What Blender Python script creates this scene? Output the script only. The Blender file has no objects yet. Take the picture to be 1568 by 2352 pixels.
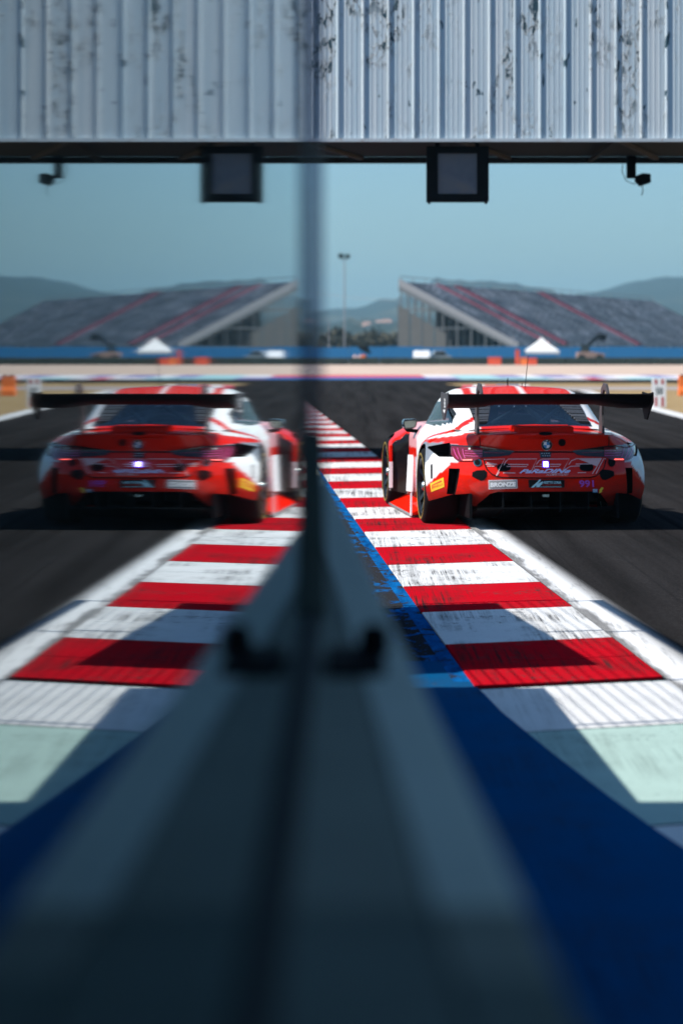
import bpy, bmesh, math, random
import numpy as np
from mathutils import Vector, Matrix
from mathutils.bvhtree import BVHTree
random.seed(7); rng = np.random.default_rng(7)
S = bpy.context.scene
COL = S.collection

# ------------------------------------------------------------------ camera, light, exposure
CAM_H = 1.61; FPX = 6200.0; VX, VY = 801.0, 800.0          # eye height; focal length and vanishing point in a 1568x2352 frame
cd = bpy.data.cameras.new('camera'); cam = bpy.data.objects.new('camera', cd); COL.objects.link(cam)
cam.location = (0, 0, CAM_H); cam.rotation_euler = (math.radians(90), 0, 0)
cd.sensor_fit = 'VERTICAL'; cd.sensor_height = 36.0; cd.sensor_width = 24.0
cd.lens = FPX / 2352 * 36
cd.shift_x = (784 - VX) / 2352; cd.shift_y = (VY - 1176) / 2352
cd.clip_start = 0.05; cd.clip_end = 20000
cd.dof.use_dof = True; cd.dof.focus_distance = 19.5; cd.dof.aperture_fstop = 2.5
S.camera = cam

SKX, SKY = 0.95, 0.31                                       # a metre of height throws its shadow this far right / forward
sun_dir = Vector((SKX, SKY, -1)).normalized()
sun_el = math.asin(-sun_dir.z); sun_az = math.atan2(-sun_dir.x, -sun_dir.y)
W = bpy.data.worlds.new('World'); S.world = W; W.use_nodes = True
wn = W.node_tree.nodes; wl = W.node_tree.links; wn.clear()
sky = wn.new('ShaderNodeTexSky'); sky.sky_type = 'NISHITA'; sky.sun_disc = False
sky.sun_elevation = sun_el; sky.sun_rotation = sun_az % (2 * math.pi)
sky.air_density = 1.0; sky.dust_density = 0.9; sky.ozone_density = 3.0
bg = wn.new('ShaderNodeBackground'); bg.inputs['Strength'].default_value = 0.096
wo = wn.new('ShaderNodeOutputWorld'); tint = wn.new('ShaderNodeMix'); tint.data_type = 'RGBA'; tint.blend_type = 'MULTIPLY'; tint.inputs[0].default_value = 1; tint.inputs[7].default_value = (.72, .935, 1.07, 1)
wl.new(sky.outputs[0], tint.inputs[6]); wl.new(tint.outputs[2], bg.inputs[0]); wl.new(bg.outputs[0], wo.inputs[0])
sl = bpy.data.lights.new('sun', 'SUN'); sl.energy = 4.9; sl.angle = math.radians(0.53); sl.color = (1.0, 0.95, 0.88)
so = bpy.data.objects.new('sun', sl); COL.objects.link(so); so.rotation_euler = sun_dir.to_track_quat('-Z', 'Y').to_euler()
so.location = (-30, -10, 40)
S.view_settings.view_transform = 'Standard'; S.view_settings.look = 'None'; S.view_settings.gamma = 1
S.view_settings.exposure = 0.42; S.view_settings.use_curve_mapping = False
S.cycles.max_bounces = 8; S.cycles.transparent_max_bounces = 12; S.cycles.volume_bounces = 0
S.cycles.use_denoising = True

# ------------------------------------------------------------------ measuring helpers
def gp(px, py):                                             # photo point on the ground
    Y = FPX * CAM_H / (py - VY); return ((px - VX) * Y / FPX, Y)
def wp(px, py, Y):                                          # photo point at distance Y
    return Vector(((px - VX) * Y / FPX, Y, CAM_H - (py - VY) * Y / FPX))
CX, CY, TH = 1.643, 24.7, -0.092                            # the car: rear axle centre on the ground and heading
UX, UY = math.sin(TH), math.cos(TH); RX, RY = UY, -UX
CAR_Z = 0.012
def L(px, py, u):                                           # photo point in the car's cross plane at u -> (r, z)
    k = (px - VX) / FPX
    r = (k * (CY + UY * u) - CX - UX * u) / (RX - RY * k)
    return r, CAM_H - (py - VY) / FPX * (CY + RY * r + UY * u) - CAR_Z
def c5(x, y): return ((1650 + x / 2.613) / 1.594, (1520 + y / 2.613) / 1.594)
def c9(x, y): return ((1400 + x / 4.9) / 1.594, (1560 + y / 4.9) / 1.594)

# ------------------------------------------------------------------ scene helpers
def tag(o, label=None, cat=None, group=None, kind=None):
    for k, v in (('label', label), ('category', cat), ('group', group), ('kind', kind)):
        if v: o[k] = v
    return o
def thing(name, label, cat, loc=(0, 0, 0), rz=0.0, group=None):
    o = bpy.data.objects.new(name, None); COL.objects.link(o); o.location = loc; o.rotation_euler = (0, 0, rz)
    o.empty_display_size = 0.2
    return tag(o, label, cat, group)
def link(name, me, parent=None, loc=(0, 0, 0), rot=(0, 0, 0)):
    o = bpy.data.objects.new(name, me); COL.objects.link(o); o.parent = parent; o.location = loc; o.rotation_euler = rot
    return o
def copy_tree(o, parent=None):
    c = o.copy(); COL.objects.link(c); c.parent = parent
    for ch in list(o.children): copy_tree(ch, c)
    return c
class MB:
    def __init__(s): s.v = []; s.f = []
    def add(s, vs, fs):
        n = len(s.v); s.v += [tuple(p) for p in vs]; s.f += [tuple(i + n for i in f) for f in fs]; return s
    def box(s, x0, x1, y0, y1, z0, z1):
        return s.add([(x0, y0, z0), (x1, y0, z0), (x1, y1, z0), (x0, y1, z0), (x0, y0, z1), (x1, y0, z1), (x1, y1, z1), (x0, y1, z1)],
                     [(3, 2, 1, 0), (4, 5, 6, 7), (0, 1, 5, 4), (1, 2, 6, 5), (2, 3, 7, 6), (3, 0, 4, 7)])
    def prism(s, poly, d):                                  # 3D polygon swept along d
        n = len(poly); a = [Vector(p) for p in poly]; b = [p + Vector(d) for p in a]
        return s.add(a + b, [tuple(range(n))[::-1], tuple(range(n, 2 * n))] + [(i, (i + 1) % n, n + (i + 1) % n, n + i) for i in range(n)])
    def bar(s, p0, p1, w, h=None):                          # square bar
        h = h or w; p0 = Vector(p0); p1 = Vector(p1); t = (p1 - p0).normalized()
        q = Vector((0, 0, 1)) if abs(t.z) < .9 else Vector((0, 1, 0))
        a = t.cross(q).normalized() * w / 2; b = a.cross(t).normalized() * h / 2
        return s.prism([p0 + a + b, p0 - a + b, p0 - a - b, p0 + a - b], p1 - p0)
    def tube(s, pts, r, n=8):
        pts = [Vector(p) for p in pts]; rings = []
        for i, p in enumerate(pts):
            t = (pts[min(i + 1, len(pts) - 1)] - pts[max(i - 1, 0)]).normalized()
            q = Vector((0, 0, 1)) if abs(t.z) < .9 else Vector((0, 1, 0))
            a = t.cross(q).normalized(); b = a.cross(t)
            rr = r[i] if isinstance(r, (list, tuple)) else r
            rings.append([p + (a * math.cos(k * 2 * math.pi / n) + b * math.sin(k * 2 * math.pi / n)) * rr for k in range(n)])
        vs = [v for R in rings for v in R]; fs = []
        for i in range(len(pts) - 1):
            for k in range(n): fs.append((i * n + k, i * n + (k + 1) % n, (i + 1) * n + (k + 1) % n, (i + 1) * n + k))
        fs += [tuple(range(n))[::-1], tuple(range((len(pts) - 1) * n, len(pts) * n))]
        return s.add(vs, fs)
    def lathe(s, prof, axis='x', n=32, o=(0, 0, 0), closed=False):   # prof: (along axis, radius)
        vs = []; fs = []; m = len(prof)
        for k in range(n):
            c, q = math.cos(2 * math.pi * k / n), math.sin(2 * math.pi * k / n)
            for a, r in prof:
                p = (a, r * c, r * q) if axis == 'x' else ((r * c, a, r * q) if axis == 'y' else (r * c, r * q, a))
                vs.append((p[0] + o[0], p[1] + o[1], p[2] + o[2]))
        for k in range(n):
            for j in range(m if closed else m - 1):
                fs.append((k * m + j, k * m + (j + 1) % m, ((k + 1) % n) * m + (j + 1) % m, ((k + 1) % n) * m + j))
        return s.add(vs, fs)
    def mesh(s, name, mat=None, smooth=None, recalc=True, bevel=0):
        me = bpy.data.meshes.new(name); me.from_pydata(s.v, [], s.f)
        if recalc or bevel:
            bm = bmesh.new(); bm.from_mesh(me)
            if bevel: bmesh.ops.bevel(bm, geom=list(bm.edges), offset=bevel, segments=2, affect='EDGES', profile=.6)
            bmesh.ops.recalc_face_normals(bm, faces=bm.faces); bm.to_mesh(me); bm.free()
        if mat: me.materials.append(mat)
        if smooth is not None:
            me.polygons.foreach_set('use_smooth', [True] * len(me.polygons)); me.set_sharp_from_angle(angle=math.radians(smooth))
        return me
    def build(s, name, mat, parent=None, smooth=None, recalc=True, bevel=0, loc=(0, 0, 0), rot=(0, 0, 0)):
        return link(name, s.mesh(name, mat, smooth, recalc, bevel), parent, loc, rot)

# ------------------------------------------------------------------ materials
class NT:
    def __init__(s, name):
        s.m = bpy.data.materials.new(name); s.m.use_nodes = True; s.n = s.m.node_tree.nodes; s.l = s.m.node_tree.links
        s.b = s.n['Principled BSDF']; s.out = s.n['Material Output']; s.tc = None
    def node(s, t, **kw):
        x = s.n.new(t)
        for k, v in kw.items():
            if k in x.inputs: x.inputs[k].default_value = v
            else: setattr(x, k, v)
        return x
    def coord(s, scale=(1, 1, 1), rot=(0, 0, 0), loc=(0, 0, 0), kind='Object'):
        s.tc = s.tc or s.n.new('ShaderNodeTexCoord'); mp = s.n.new('ShaderNodeMapping')
        mp.inputs['Scale'].default_value = scale; mp.inputs['Rotation'].default_value = rot; mp.inputs['Location'].default_value = loc
        s.l.new(s.tc.outputs[kind], mp.inputs[0]); return mp.outputs[0]
    def noise(s, vec, scale=5, detail=4, rough=.6, dist=0):
        x = s.n.new('ShaderNodeTexNoise'); x.inputs['Scale'].default_value = scale; x.inputs['Detail'].default_value = detail
        x.inputs['Roughness'].default_value = rough; x.inputs['Distortion'].default_value = dist
        s.l.new(vec, x.inputs['Vector']); return x.outputs['Fac']
    def ramp(s, fac, stops):
        x = s.n.new('ShaderNodeValToRGB'); e = x.color_ramp.elements
        while len(e) < len(stops): e.new(.5)
        for i, (p, c) in enumerate(stops):
            e[i].position = p; e[i].color = (c if isinstance(c, tuple) else (c, c, c)) + (1,)
        s.l.new(fac, x.inputs[0]); return x.outputs[0]
    def mix(s, fac, a, b, mode='MIX'):
        x = s.n.new('ShaderNodeMix'); x.data_type = 'RGBA'; x.blend_type = mode
        for k, v in ((0, fac), (6, a), (7, b)):
            if hasattr(v, 'is_output'): s.l.new(v, x.inputs[k])
            else: x.inputs[k].default_value = v if not isinstance(v, tuple) else v + (1,)
        return x.outputs[2]
    def math(s, op, a, b=0.0):
        x = s.n.new('ShaderNodeMath'); x.operation = op
        for k, v in ((0, a), (1, b)):
            if hasattr(v, 'is_output'): s.l.new(v, x.inputs[k])
            else: x.inputs[k].default_value = v
        return x.outputs[0]
    def sep(s, vec):
        x = s.n.new('ShaderNodeSeparateXYZ'); s.l.new(vec, x.inputs[0]); return x.outputs
    def set(s, **kw):
        for k, v in kw.items():
            i = s.b.inputs[k.replace('_', ' ')]
            if hasattr(v, 'is_output'): s.l.new(v, i)
            else: i.default_value = v + (1,) if isinstance(v, tuple) and len(v) == 3 else v
        return s
    def bump(s, h, strength=.3, dist=.01):
        x = s.n.new('ShaderNodeBump'); x.inputs['Strength'].default_value = strength; x.inputs['Distance'].default_value = dist
        s.l.new(h, x.inputs['Height']); s.l.new(x.outputs[0], s.b.inputs['Normal']); return s
def plain(name, col, rough=.5, metal=0.0, var=.12, scale=6, coat=0.0, spec=.5):
    t = NT(name); v = t.noise(t.coord(), scale, 4)
    lo = tuple(c * (1 - var) for c in col); hi = tuple(min(1, c * (1 + var)) for c in col)
    t.set(Base_Color=t.ramp(v, [(.3, lo), (.7, hi)]), Roughness=rough, Metallic=metal, Specular_IOR_Level=spec)
    if coat: t.set(Coat_Weight=coat, Coat_Roughness=.04)
    return t.m

def m_asphalt():
    t = NT('asphalt'); c = t.coord()
    fine = t.noise(t.coord((1, 1, 1)), 140, 3, .8); big = t.noise(c, .35, 5)
    streak = t.noise(t.coord((2.6, .06, 1), (0, 0, .0416)), 1.0, 5, .6)
    a = t.ramp(fine, [(.30, (.013, .013, .0135)), (.55, (.025, .0238, .0243)), (.74, (.080, .076, .075))])
    st2 = t.noise(t.coord((7, .035, 1), (0, 0, .035), (3, 0, 0)), 1.0, 4, .6); mid = t.noise(c, 28, 4, .7)
    a = t.mix(1.0, a, t.ramp(mid, [(.3, .72), (.7, 1.28)]), 'MULTIPLY'); a = t.mix(t.math('MULTIPLY', t.ramp(st2, [(.56, 0.0), (.70, 1.0)]), .75), a, (.008, .008, .0085))
    k = t.ramp(streak, [(.28, .5), (.5, .95), (.72, 1.35)]); a = t.mix(1.0, a, k, 'MULTIPLY')
    a = t.mix(1.0, a, t.ramp(big, [(.3, .85), (.7, 1.15)]), 'MULTIPLY')
    t.set(Base_Color=a, Roughness=.95, Specular_IOR_Level=.0); t.bump(fine, .35, .006); return t.m
def m_dry(name, a, b, sc=.6):
    t = NT(name); n1 = t.noise(t.coord((1, .25, 1)), sc, 8, .7); n2 = t.noise(t.coord(), sc * 25, 3)
    col = t.mix(t.ramp(n2, [(.35, 0.0), (.7, .6)]), t.ramp(n1, [(.3, a), (.7, b)]), tuple(x * .6 for x in a))
    t.set(Base_Color=col, Roughness=.95, Specular_IOR_Level=.1); return t.m
def m_paint(name, col, wear=.5, rubber=True, vary=.25):
    """road paint on rough concrete: rubbed thin in strokes along the driving line, chipped, pitted"""
    t = NT(name); geo = t.coord(kind='Object')
    rb = t.noise(t.coord((17, .30, 1), (0, 0, .085)), 1.0, 7, .76); rb2 = t.noise(t.coord((46, .55, 1), (0, 0, .10), (5, 2, 0)), 1.0, 4, .7)
    patch = t.noise(t.coord((1.0, .55, 1)), 1.5, 4, .6); patch2 = t.noise(t.coord((1.6, 1.2, 1), loc=(9, 4, 0)), 1.3, 4, .6)
    grit = t.noise(t.coord(), 70, 4, .8); chip = t.noise(t.coord((1.3, .7, 1)), 20, 6, .78, .5)
    m = t.math('MAXIMUM', t.ramp(rb, [(.46, 0.0), (.58, .55), (.72, 1.0)]), t.math('MULTIPLY', t.ramp(rb2, [(.52, 0.0), (.62, 1.0)]), .8))
    m = t.math('MULTIPLY', m, t.ramp(patch, [(.44, .03), (.60, 1.0)]))
    m = t.math('MULTIPLY', m, t.ramp(grit, [(.28, .25), (.55, 1.0)]))
    d = t.mix(t.ramp(grit, [(.40, 0.0), (.85, .35)]), col, tuple(x * .55 for x in col))
    d = t.mix(t.ramp(patch2, [(.35, 0.0), (.70, vary)]), d, tuple(x * .5 + .02 for x in col))
    if rubber: d = t.mix(t.math('MINIMUM', t.math('MULTIPLY', m, wear * 1.7), .93), d, (.020, .019, .020))
    pits = t.math('MULTIPLY', t.ramp(chip, [(.56, 0.0), (.60, 1.0)]), t.ramp(patch2, [(.48, 0.0), (.60, 1.0)]))
    d = t.mix(t.math('MULTIPLY', pits, wear * 1.3), d, (.045, .043, .042))
    t.set(Base_Color=d, Roughness=.8, Specular_IOR_Level=.0); t.bump(grit, .35, .004); return t.m
def m_blue_worn(th=.530):
    t = NT('worn_blue_paint'); n = t.noise(t.coord((1.2, .55, 1)), 5.0, 8, .72, .8); g = t.noise(t.coord(), 90, 3, .8)
    edge = t.noise(t.coord((5, .9, 1)), 2.2, 6, .7)
    asph = t.ramp(g, [(.3, (.012, .013, .016)), (.7, (.045, .046, .05))])
    m = t.ramp(n, [(th, 0.0), (th + .03, 1.0)]); blue = t.ramp(edge, [(.35, (.003, .05, .17)), (.7, (.006, .15, .42))])
    c = t.mix(m, asph, blue)
    y = t.ramp(t.noise(t.coord((1, .6, 1), loc=(3, 1, 0)), 4.2, 6, .7, .8), [(.70, 0.0), (.715, 1.0)])
    c = t.mix(y, c, (.50, .42, .20))
    t.set(Base_Color=c, Roughness=.8, Specular_IOR_Level=.0); t.bump(n, .3, .004); return t.m
def m_line():
    """white edge line: sprayed edge fading out over the asphalt on its track side, rubber along the kerb side"""
    t = NT('edge_line_paint'); uv = t.sep(t.coord(kind='UV')); g = t.noise(t.coord(), 120, 3, .85); s = t.noise(t.coord((14, .9, 1), (0, 0, .05)), 1.3, 6, .75)
    edge = t.math('ADD', uv[0], t.math('MULTIPLY', t.math('SUBTRACT', g, .5), .75))
    fade = t.ramp(edge, [(.50, 1.0), (.95, 0.0)])
    pt = t.noise(t.coord((.5, .35, 1)), 1.6, 3)
    dirt = t.math('ADD', t.math('MULTIPLY', uv[0], -1.5), t.math('ADD', t.math('MULTIPLY', s, .8), t.ramp(pt, [(.35, 0.0), (.65, .5)])))
    dm = t.math('MULTIPLY', t.ramp(dirt, [(.30, 0.0), (.55, .95)]), t.ramp(g, [(.35, .35), (.6, 1.0)]))
    s2 = t.ramp(s, [(.52, 0.0), (.72, .75)])
    asph = t.ramp(g, [(.30, (.018, .018, .019)), (.55, (.036, .035, .036)), (.74, (.075, .073, .073))])
    c = t.mix(fade, asph, t.ramp(g, [(.25, (.55, .55, .54)), (.6, (.80, .80, .79))]))
    c = t.mix(dm, c, (.025, .025, .026)); c = t.mix(t.math('MULTIPLY', s2, .85), c, (.07, .07, .07))
    t.set(Base_Color=c, Roughness=.8, Specular_IOR_Level=.0); t.bump(g, .3, .004); return t.m
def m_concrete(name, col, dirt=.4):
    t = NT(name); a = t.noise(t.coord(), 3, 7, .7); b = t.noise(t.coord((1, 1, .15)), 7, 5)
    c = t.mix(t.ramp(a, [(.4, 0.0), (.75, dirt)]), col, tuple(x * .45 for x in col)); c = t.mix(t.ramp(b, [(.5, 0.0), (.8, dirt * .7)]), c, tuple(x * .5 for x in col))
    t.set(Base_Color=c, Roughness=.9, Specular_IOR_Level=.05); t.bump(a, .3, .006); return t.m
def m_clad():
    """pale blue-grey coated sheet steel, coating blistered and flaking in vertical runs"""
    t = NT('flaking_sheet_steel'); oi = t.n.new('ShaderNodeObjectInfo')
    def vec(sc):
        x = t.n.new('ShaderNodeVectorMath'); x.operation = 'MULTIPLY_ADD'; t.tc = t.tc or t.n.new('ShaderNodeTexCoord')
        t.l.new(t.tc.outputs['Object'], x.inputs[0]); x.inputs[1].default_value = sc
        cx = t.n.new('ShaderNodeCombineXYZ'); r = t.math('MULTIPLY', oi.outputs['Random'], 211.0)
        for k in range(3): t.l.new(r, cx.inputs[k])
        t.l.new(cx.outputs[0], x.inputs[2]); return x.outputs[0]
    tone = t.noise(vec((14, 1, .25)), 1.0, 3); sw = t.noise(vec((2.2, 1, .9)), 1.0, 2)
    fl = t.noise(vec((13, 1, 6)), 1.0, 6, .64, .4); big = t.noise(vec((8, 1, 2.4)), 1.0, 4, .6, .4); rust = t.noise(vec((9, 1, 3)), 1.0, 5, .7)
    c = t.ramp(tone, [(.28, (.40, .50, .57)), (.5, (.54, .60, .635)), (.74, (.66, .68, .69))])
    c = t.mix(t.ramp(oi.outputs['Random'], [(0.0, 0.0), (1.0, .35)]), c, (.36, .52, .62))
    wear = t.math('MULTIPLY', t.ramp(sw, [(.47, 0.0), (.60, 1.0)]), t.ramp(t.math('FRACT', t.math('MULTIPLY', oi.outputs['Random'], 7.3)), [(.15, .25), (.5, 1.0)]))
    lift = t.math('MULTIPLY', t.ramp(fl, [(.50, 0.0), (.53, 1.0)]), wear)
    gone = t.math('MULTIPLY', t.ramp(fl, [(.552, 0.0), (.568, 1.0)]), wear)
    gone2 = t.math('MULTIPLY', t.ramp(big, [(.665, 0.0), (.68, 1.0)]), 1.0)
    c = t.mix(t.math('MULTIPLY', lift, .7), c, (.74, .77, .78)); c = t.mix(t.math('MAXIMUM', gone, gone2), c, (.022, .062, .085))
    c = t.mix(t.ramp(rust, [(.70, 0.0), (.78, .5)]), c, (.32, .20, .14))
    t.set(Base_Color=c, Roughness=.5, Specular_IOR_Level=.4); t.bump(t.math('SUBTRACT', lift, gone), .9, .012); return t.m
def m_trim():
    t = NT('rusting_trim'); n = t.noise(t.coord((1, 1, 1)), 4, 6, .75); b = t.noise(t.coord((1, 1, 1), loc=(4, 0, 0)), 1.1, 3)
    c = t.mix(t.math('MULTIPLY', t.ramp(n, [(.56, 0.0), (.66, 1.0)]), t.ramp(b, [(.45, 0.0), (.6, .9)])), (.46, .52, .56), (.26, .12, .07))
    t.set(Base_Color=c, Roughness=.5); return t.m
def m_pane():
    t = NT('clear_polycarbonate'); t.n.remove(t.b)
    fr = t.node('ShaderNodeFresnel'); fr.inputs['IOR'].default_value = 1.52
    R = t.math('DIVIDE', t.math('MULTIPLY', fr.outputs[0], 2.0), t.math('ADD', fr.outputs[0], 1.0))     # both faces of the sheet
    gl = t.node('ShaderNodeBsdfGlossy'); gl.inputs['Roughness'].default_value = .019; gl.inputs['Color'].default_value = (.74, .80, .82, 1)
    tr = t.node('ShaderNodeBsdfTransparent'); tr.inputs['Color'].default_value = (.80, .86, .84, 1)
    w1 = t.noise(t.coord((1, 1.6, .10)), 2.0, 3, .55); w2 = t.noise(t.coord((1, 9, .3)), 1.0, 2)
    bp = t.node('ShaderNodeBump'); bp.inputs['Strength'].default_value = .30; bp.inputs['Distance'].default_value = .0006
    t.l.new(t.math('ADD', w1, t.math('MULTIPLY', w2, .25)), bp.inputs['Height']); t.l.new(bp.outputs[0], gl.inputs['Normal'])
    mx = t.node('ShaderNodeMixShader'); t.l.new(R, mx.inputs[0]); t.l.new(tr.outputs[0], mx.inputs[1]); t.l.new(gl.outputs[0], mx.inputs[2])
    t.l.new(mx.outputs[0], t.out.inputs[0]); return t.m
def m_glass(name, tint, rough=.03):
    t = NT(name); t.n.remove(t.b)
    fr = t.node('ShaderNodeFresnel'); fr.inputs['IOR'].default_value = 1.5
    gl = t.node('ShaderNodeBsdfGlossy'); gl.inputs['Roughness'].default_value = rough
    tr = t.node('ShaderNodeBsdfTransparent'); tr.inputs['Color'].default_value = tint + (1,)
    mx = t.node('ShaderNodeMixShader'); t.l.new(fr.outputs[0], mx.inputs[0]); t.l.new(tr.outputs[0], mx.inputs[1]); t.l.new(gl.outputs[0], mx.inputs[2])
    t.l.new(mx.outputs[0], t.out.inputs[0]); return t.m
def m_livery():
    t = NT('vinyl_livery'); a = t.node('ShaderNodeAttribute', attribute_name='livery')
    g = t.noise(t.coord((3, 1.2, 3)), 9, 4, .6); c = t.mix(t.ramp(g, [(.5, 0.0), (.85, .12)]), a.outputs['Color'], (.10, .06, .05))
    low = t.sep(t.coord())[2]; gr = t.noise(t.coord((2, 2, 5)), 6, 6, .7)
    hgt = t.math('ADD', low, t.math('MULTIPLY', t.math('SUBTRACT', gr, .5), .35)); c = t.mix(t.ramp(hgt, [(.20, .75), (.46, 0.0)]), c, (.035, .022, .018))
    t.set(Base_Color=c, Roughness=.55, Coat_Weight=.55, Coat_Roughness=.03, Specular_IOR_Level=.0); return t.m
def m_emit(name, col, e):
    t = NT(name); t.set(Base_Color=col, Emission_Color=col, Emission_Strength=e); return t.m
def m_seats():
    t = NT('grandstand_seats'); n = t.noise(t.coord((1, 1, 1)), 0.38, 6, .9); b = t.noise(t.coord((1, 1, 1)), .12, 4)
    c = t.ramp(n, [(.32, (.07, .065, .07)), (.5, (.30, .28, .285)), (.60, (.85, .78, .76))]); c = t.mix(t.ramp(b, [(.45, 0.0), (.7, .45)]), c, (.16, .12, .10))
    t.set(Base_Color=c, Roughness=.8); return t.m
def m_hill():
    t = NT('wooded_hillside'); n = t.noise(t.coord(), .012, 8, .7); b = t.noise(t.coord(), .0035, 5)
    c = t.ramp(n, [(.3, (.006, .018, .014)), (.55, (.014, .030, .022)), (.75, (.04, .05, .035))]); c = t.mix(t.ramp(b, [(.5, 0.0), (.7, .5)]), c, (.15, .13, .08))
    t.set(Base_Color=c, Roughness=.95); return t.m
def m_foliage(name, a, b):
    t = NT(name); n = t.noise(t.coord(), 1.3, 5); t.set(Base_Color=t.ramp(n, [(.3, a), (.7, b)]), Roughness=.8); return t.m
def m_screen():
    t = NT('screen_surface'); n = t.noise(t.coord((1, 1, 1)), 2.6, 2, .5, .8)
    t.set(Base_Color=t.ramp(n, [(.30, (.07, .075, .10)), (.5, (.11, .11, .135)), (.7, (.15, .125, .125))]), Roughness=.35); return t.m

A_ = m_asphalt()
RED, WHITE, BLACK, GREY, PINK = (.66, .011, .003), (.80, .80, .79), (.008, .008, .010), (.20, .22, .25), (.72, .34, .36)
M = dict(
    asphalt=A_, grass=m_dry('dry_grass', (.30, .20, .085), (.46, .33, .17)), gravel=m_dry('pale_gravel', (.58, .43, .33), (.72, .56, .45), .2), ground=m_dry('dry_ground', (.12, .11, .06), (.24, .20, .12), .05),
    red_k=m_paint('red_kerb_paint', (.50, .004, .013), .85), white_k=m_paint('white_kerb_paint', (.74, .74, .725), .8), mint=m_paint('mint_paint', (.40, .55, .50), .3, True, .25), white_a=m_paint('white_apron_paint', (.70, .70, .69), .3, True, .2),
    blue=m_paint('deep_blue_paint', (.0006, .082, .215), .3, True, .55), blue_worn=m_blue_worn(), line=m_line(), blue_l=m_blue_worn(.43),
    conc=m_concrete('wall_concrete', (.21, .225, .18)), conc_l=m_concrete('skylit_coping_edge', (.50, .53, .44), .25), conc_n=m_concrete('dimmed_concrete', (.125, .15, .125), .5), conc_d=m_concrete('dark_sealing_strip', (.10, .10, .095)), clad=m_clad(), trim=m_trim(), soffit=plain('dark_soffit', (.018, .017, .016), .8), brace=plain('rusty_brace', (.10, .075, .06), .7, var=.3),  # coping tones carry painted light: edge brightened, near piece dimmed
    black=plain('matt_black', (.006, .006, .007), .8, spec=.05), gloss=plain('gloss_black', (.008, .008, .010), .18, coat=.6), carbon=plain('carbon_weave', (.004, .004, .005), .65, spec=.08), screen=m_screen(), pane=m_pane(), stan=plain('dark_green_stanchion', (.070, .085, .075), .7, spec=.1), seal=plain('dark_seal', (.03, .034, .03), .8, spec=.1), smoke=m_glass('smoked_edge_strip', (.52, .54, .60), .2), alu=plain('anodised_post', (.22, .26, .34), .5, .0, .1),
    board=plain('charcoal_board', (.018, .024, .024), .8), steel=plain('galvanised_steel', (.30, .31, .32), .45, .7), liv=m_livery(), rubber=plain('tyre_rubber', (.006, .006, .0065), .8, spec=.15), pyl=plain('dark_anodised', (.055, .05, .052), .5), rim=plain('dark_alloy', (.03, .03, .033), .3, .8), nut=plain('silver_nut', (.55, .60, .58), .25, .9),
    cglass=m_glass('smoked_rear_glass', (.42, .54, .60)), sglass=m_glass('side_glass', (.62, .70, .72)), tail=plain('ruby_lens', (.15, .001, .012), .10, coat=.35), tailm=plain('magenta_guide', (.60, .05, .24), .2, coat=.6), tailb=plain('smoked_lens', (.014, .002, .004), .10, coat=.35), taill=m_emit('lit_tail_line', (1.0, .10, .08), 2.2),
    white=plain('white_vinyl', (.80, .80, .80), .4, var=.03), red=plain('red_vinyl', RED, .5, coat=.1, var=.05, spec=.0), yel=plain('yellow_vinyl', (.80, .50, .03), .45, var=.04), yel2=plain('bright_yellow_vinyl', (.80, .62, .05), .45, var=.04), grey=plain('grey_vinyl', (.33, .31, .31), .4, var=.05), purple=plain('purple_vinyl', (.42, .08, .50), .4, var=.06), lav=plain('lavender_vinyl', (.62, .60, .85), .4, var=.05), pinkl=plain('pale_pink_vinyl', (.68, .42, .42), .4, var=.05), bblue=plain('badge_blue', (.03, .22, .45), .3), cyan=plain('ice_blue_vinyl', (.45, .72, .78), .4, var=.05), dred=plain('dark_red_vinyl', (.42, .03, .03), .4, var=.05),
    rain=m_emit('rain_light', (.62, .48, 1.0), 5.0), blueled=m_emit('blue_light_rim', (.05, .02, .6), 1.2), teal=plain('teal_lens', (.01, .07, .09), .15, coat=1.0), interior=plain('cockpit_black', (.02, .022, .025), .7), cage=plain('cage_tube', (.16, .17, .19), .5), mirror=plain('mirror_glass', (.16, .17, .15), .12, .9),
    orange=plain('orange_plastic', (.75, .16, .02), .55), redp=plain('red_orange_plastic', (.62, .07, .02), .55), bbanner=plain('blue_banner', (.012, .17, .40), .7, var=.08), hedge=m_foliage('tyre_wall_dark', (.010, .018, .014), (.03, .045, .03)), canvas=plain('white_canvas', (.80, .79, .77), .8, var=.03), seats=m_seats(), aisle=plain('crimson_steps', (.30, .06, .10), .8), fascia=plain('pale_fascia', (.26, .26, .275), .7), scaf=plain('scaffold_tube', (.13, .14, .15), .6), net=plain('beige_netting', (.19, .178, .165), .9, var=.2), carw=plain('white_car_paint', (.8, .8, .8), .3, coat=.5), cars=plain('silver_car_paint', (.42, .44, .46), .3, .3, coat=.5), cgl=plain('car_window', (.02, .03, .035), .1),
    hill=m_hill(), house=plain('pale_render', (.62, .56, .54), .9), tile=plain('terracotta_tiles', (.34, .22, .18), .9), leaf=m_foliage('olive_leaves', (.035, .036, .022), (.085, .075, .045)), bark=plain('bark', (.10, .075, .05), .9), wire=plain('fence_wire', (.25, .26, .27), .5, .6), kpink=plain('far_red_paint', (.62, .06, .10), .8), kblue=plain('far_blue_paint', (.02, .14, .42), .8), kpur=plain('far_purple_paint', (.22, .20, .42), .8), kteal=plain('far_teal_paint', (.36, .60, .62), .8), kwhite=plain('far_white_paint', (.74, .70, .70), .8), pole=plain('pale_pole', (.28, .28, .30), .6), lampd=plain('lamp_head', (.03, .06, .06), .5))

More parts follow.
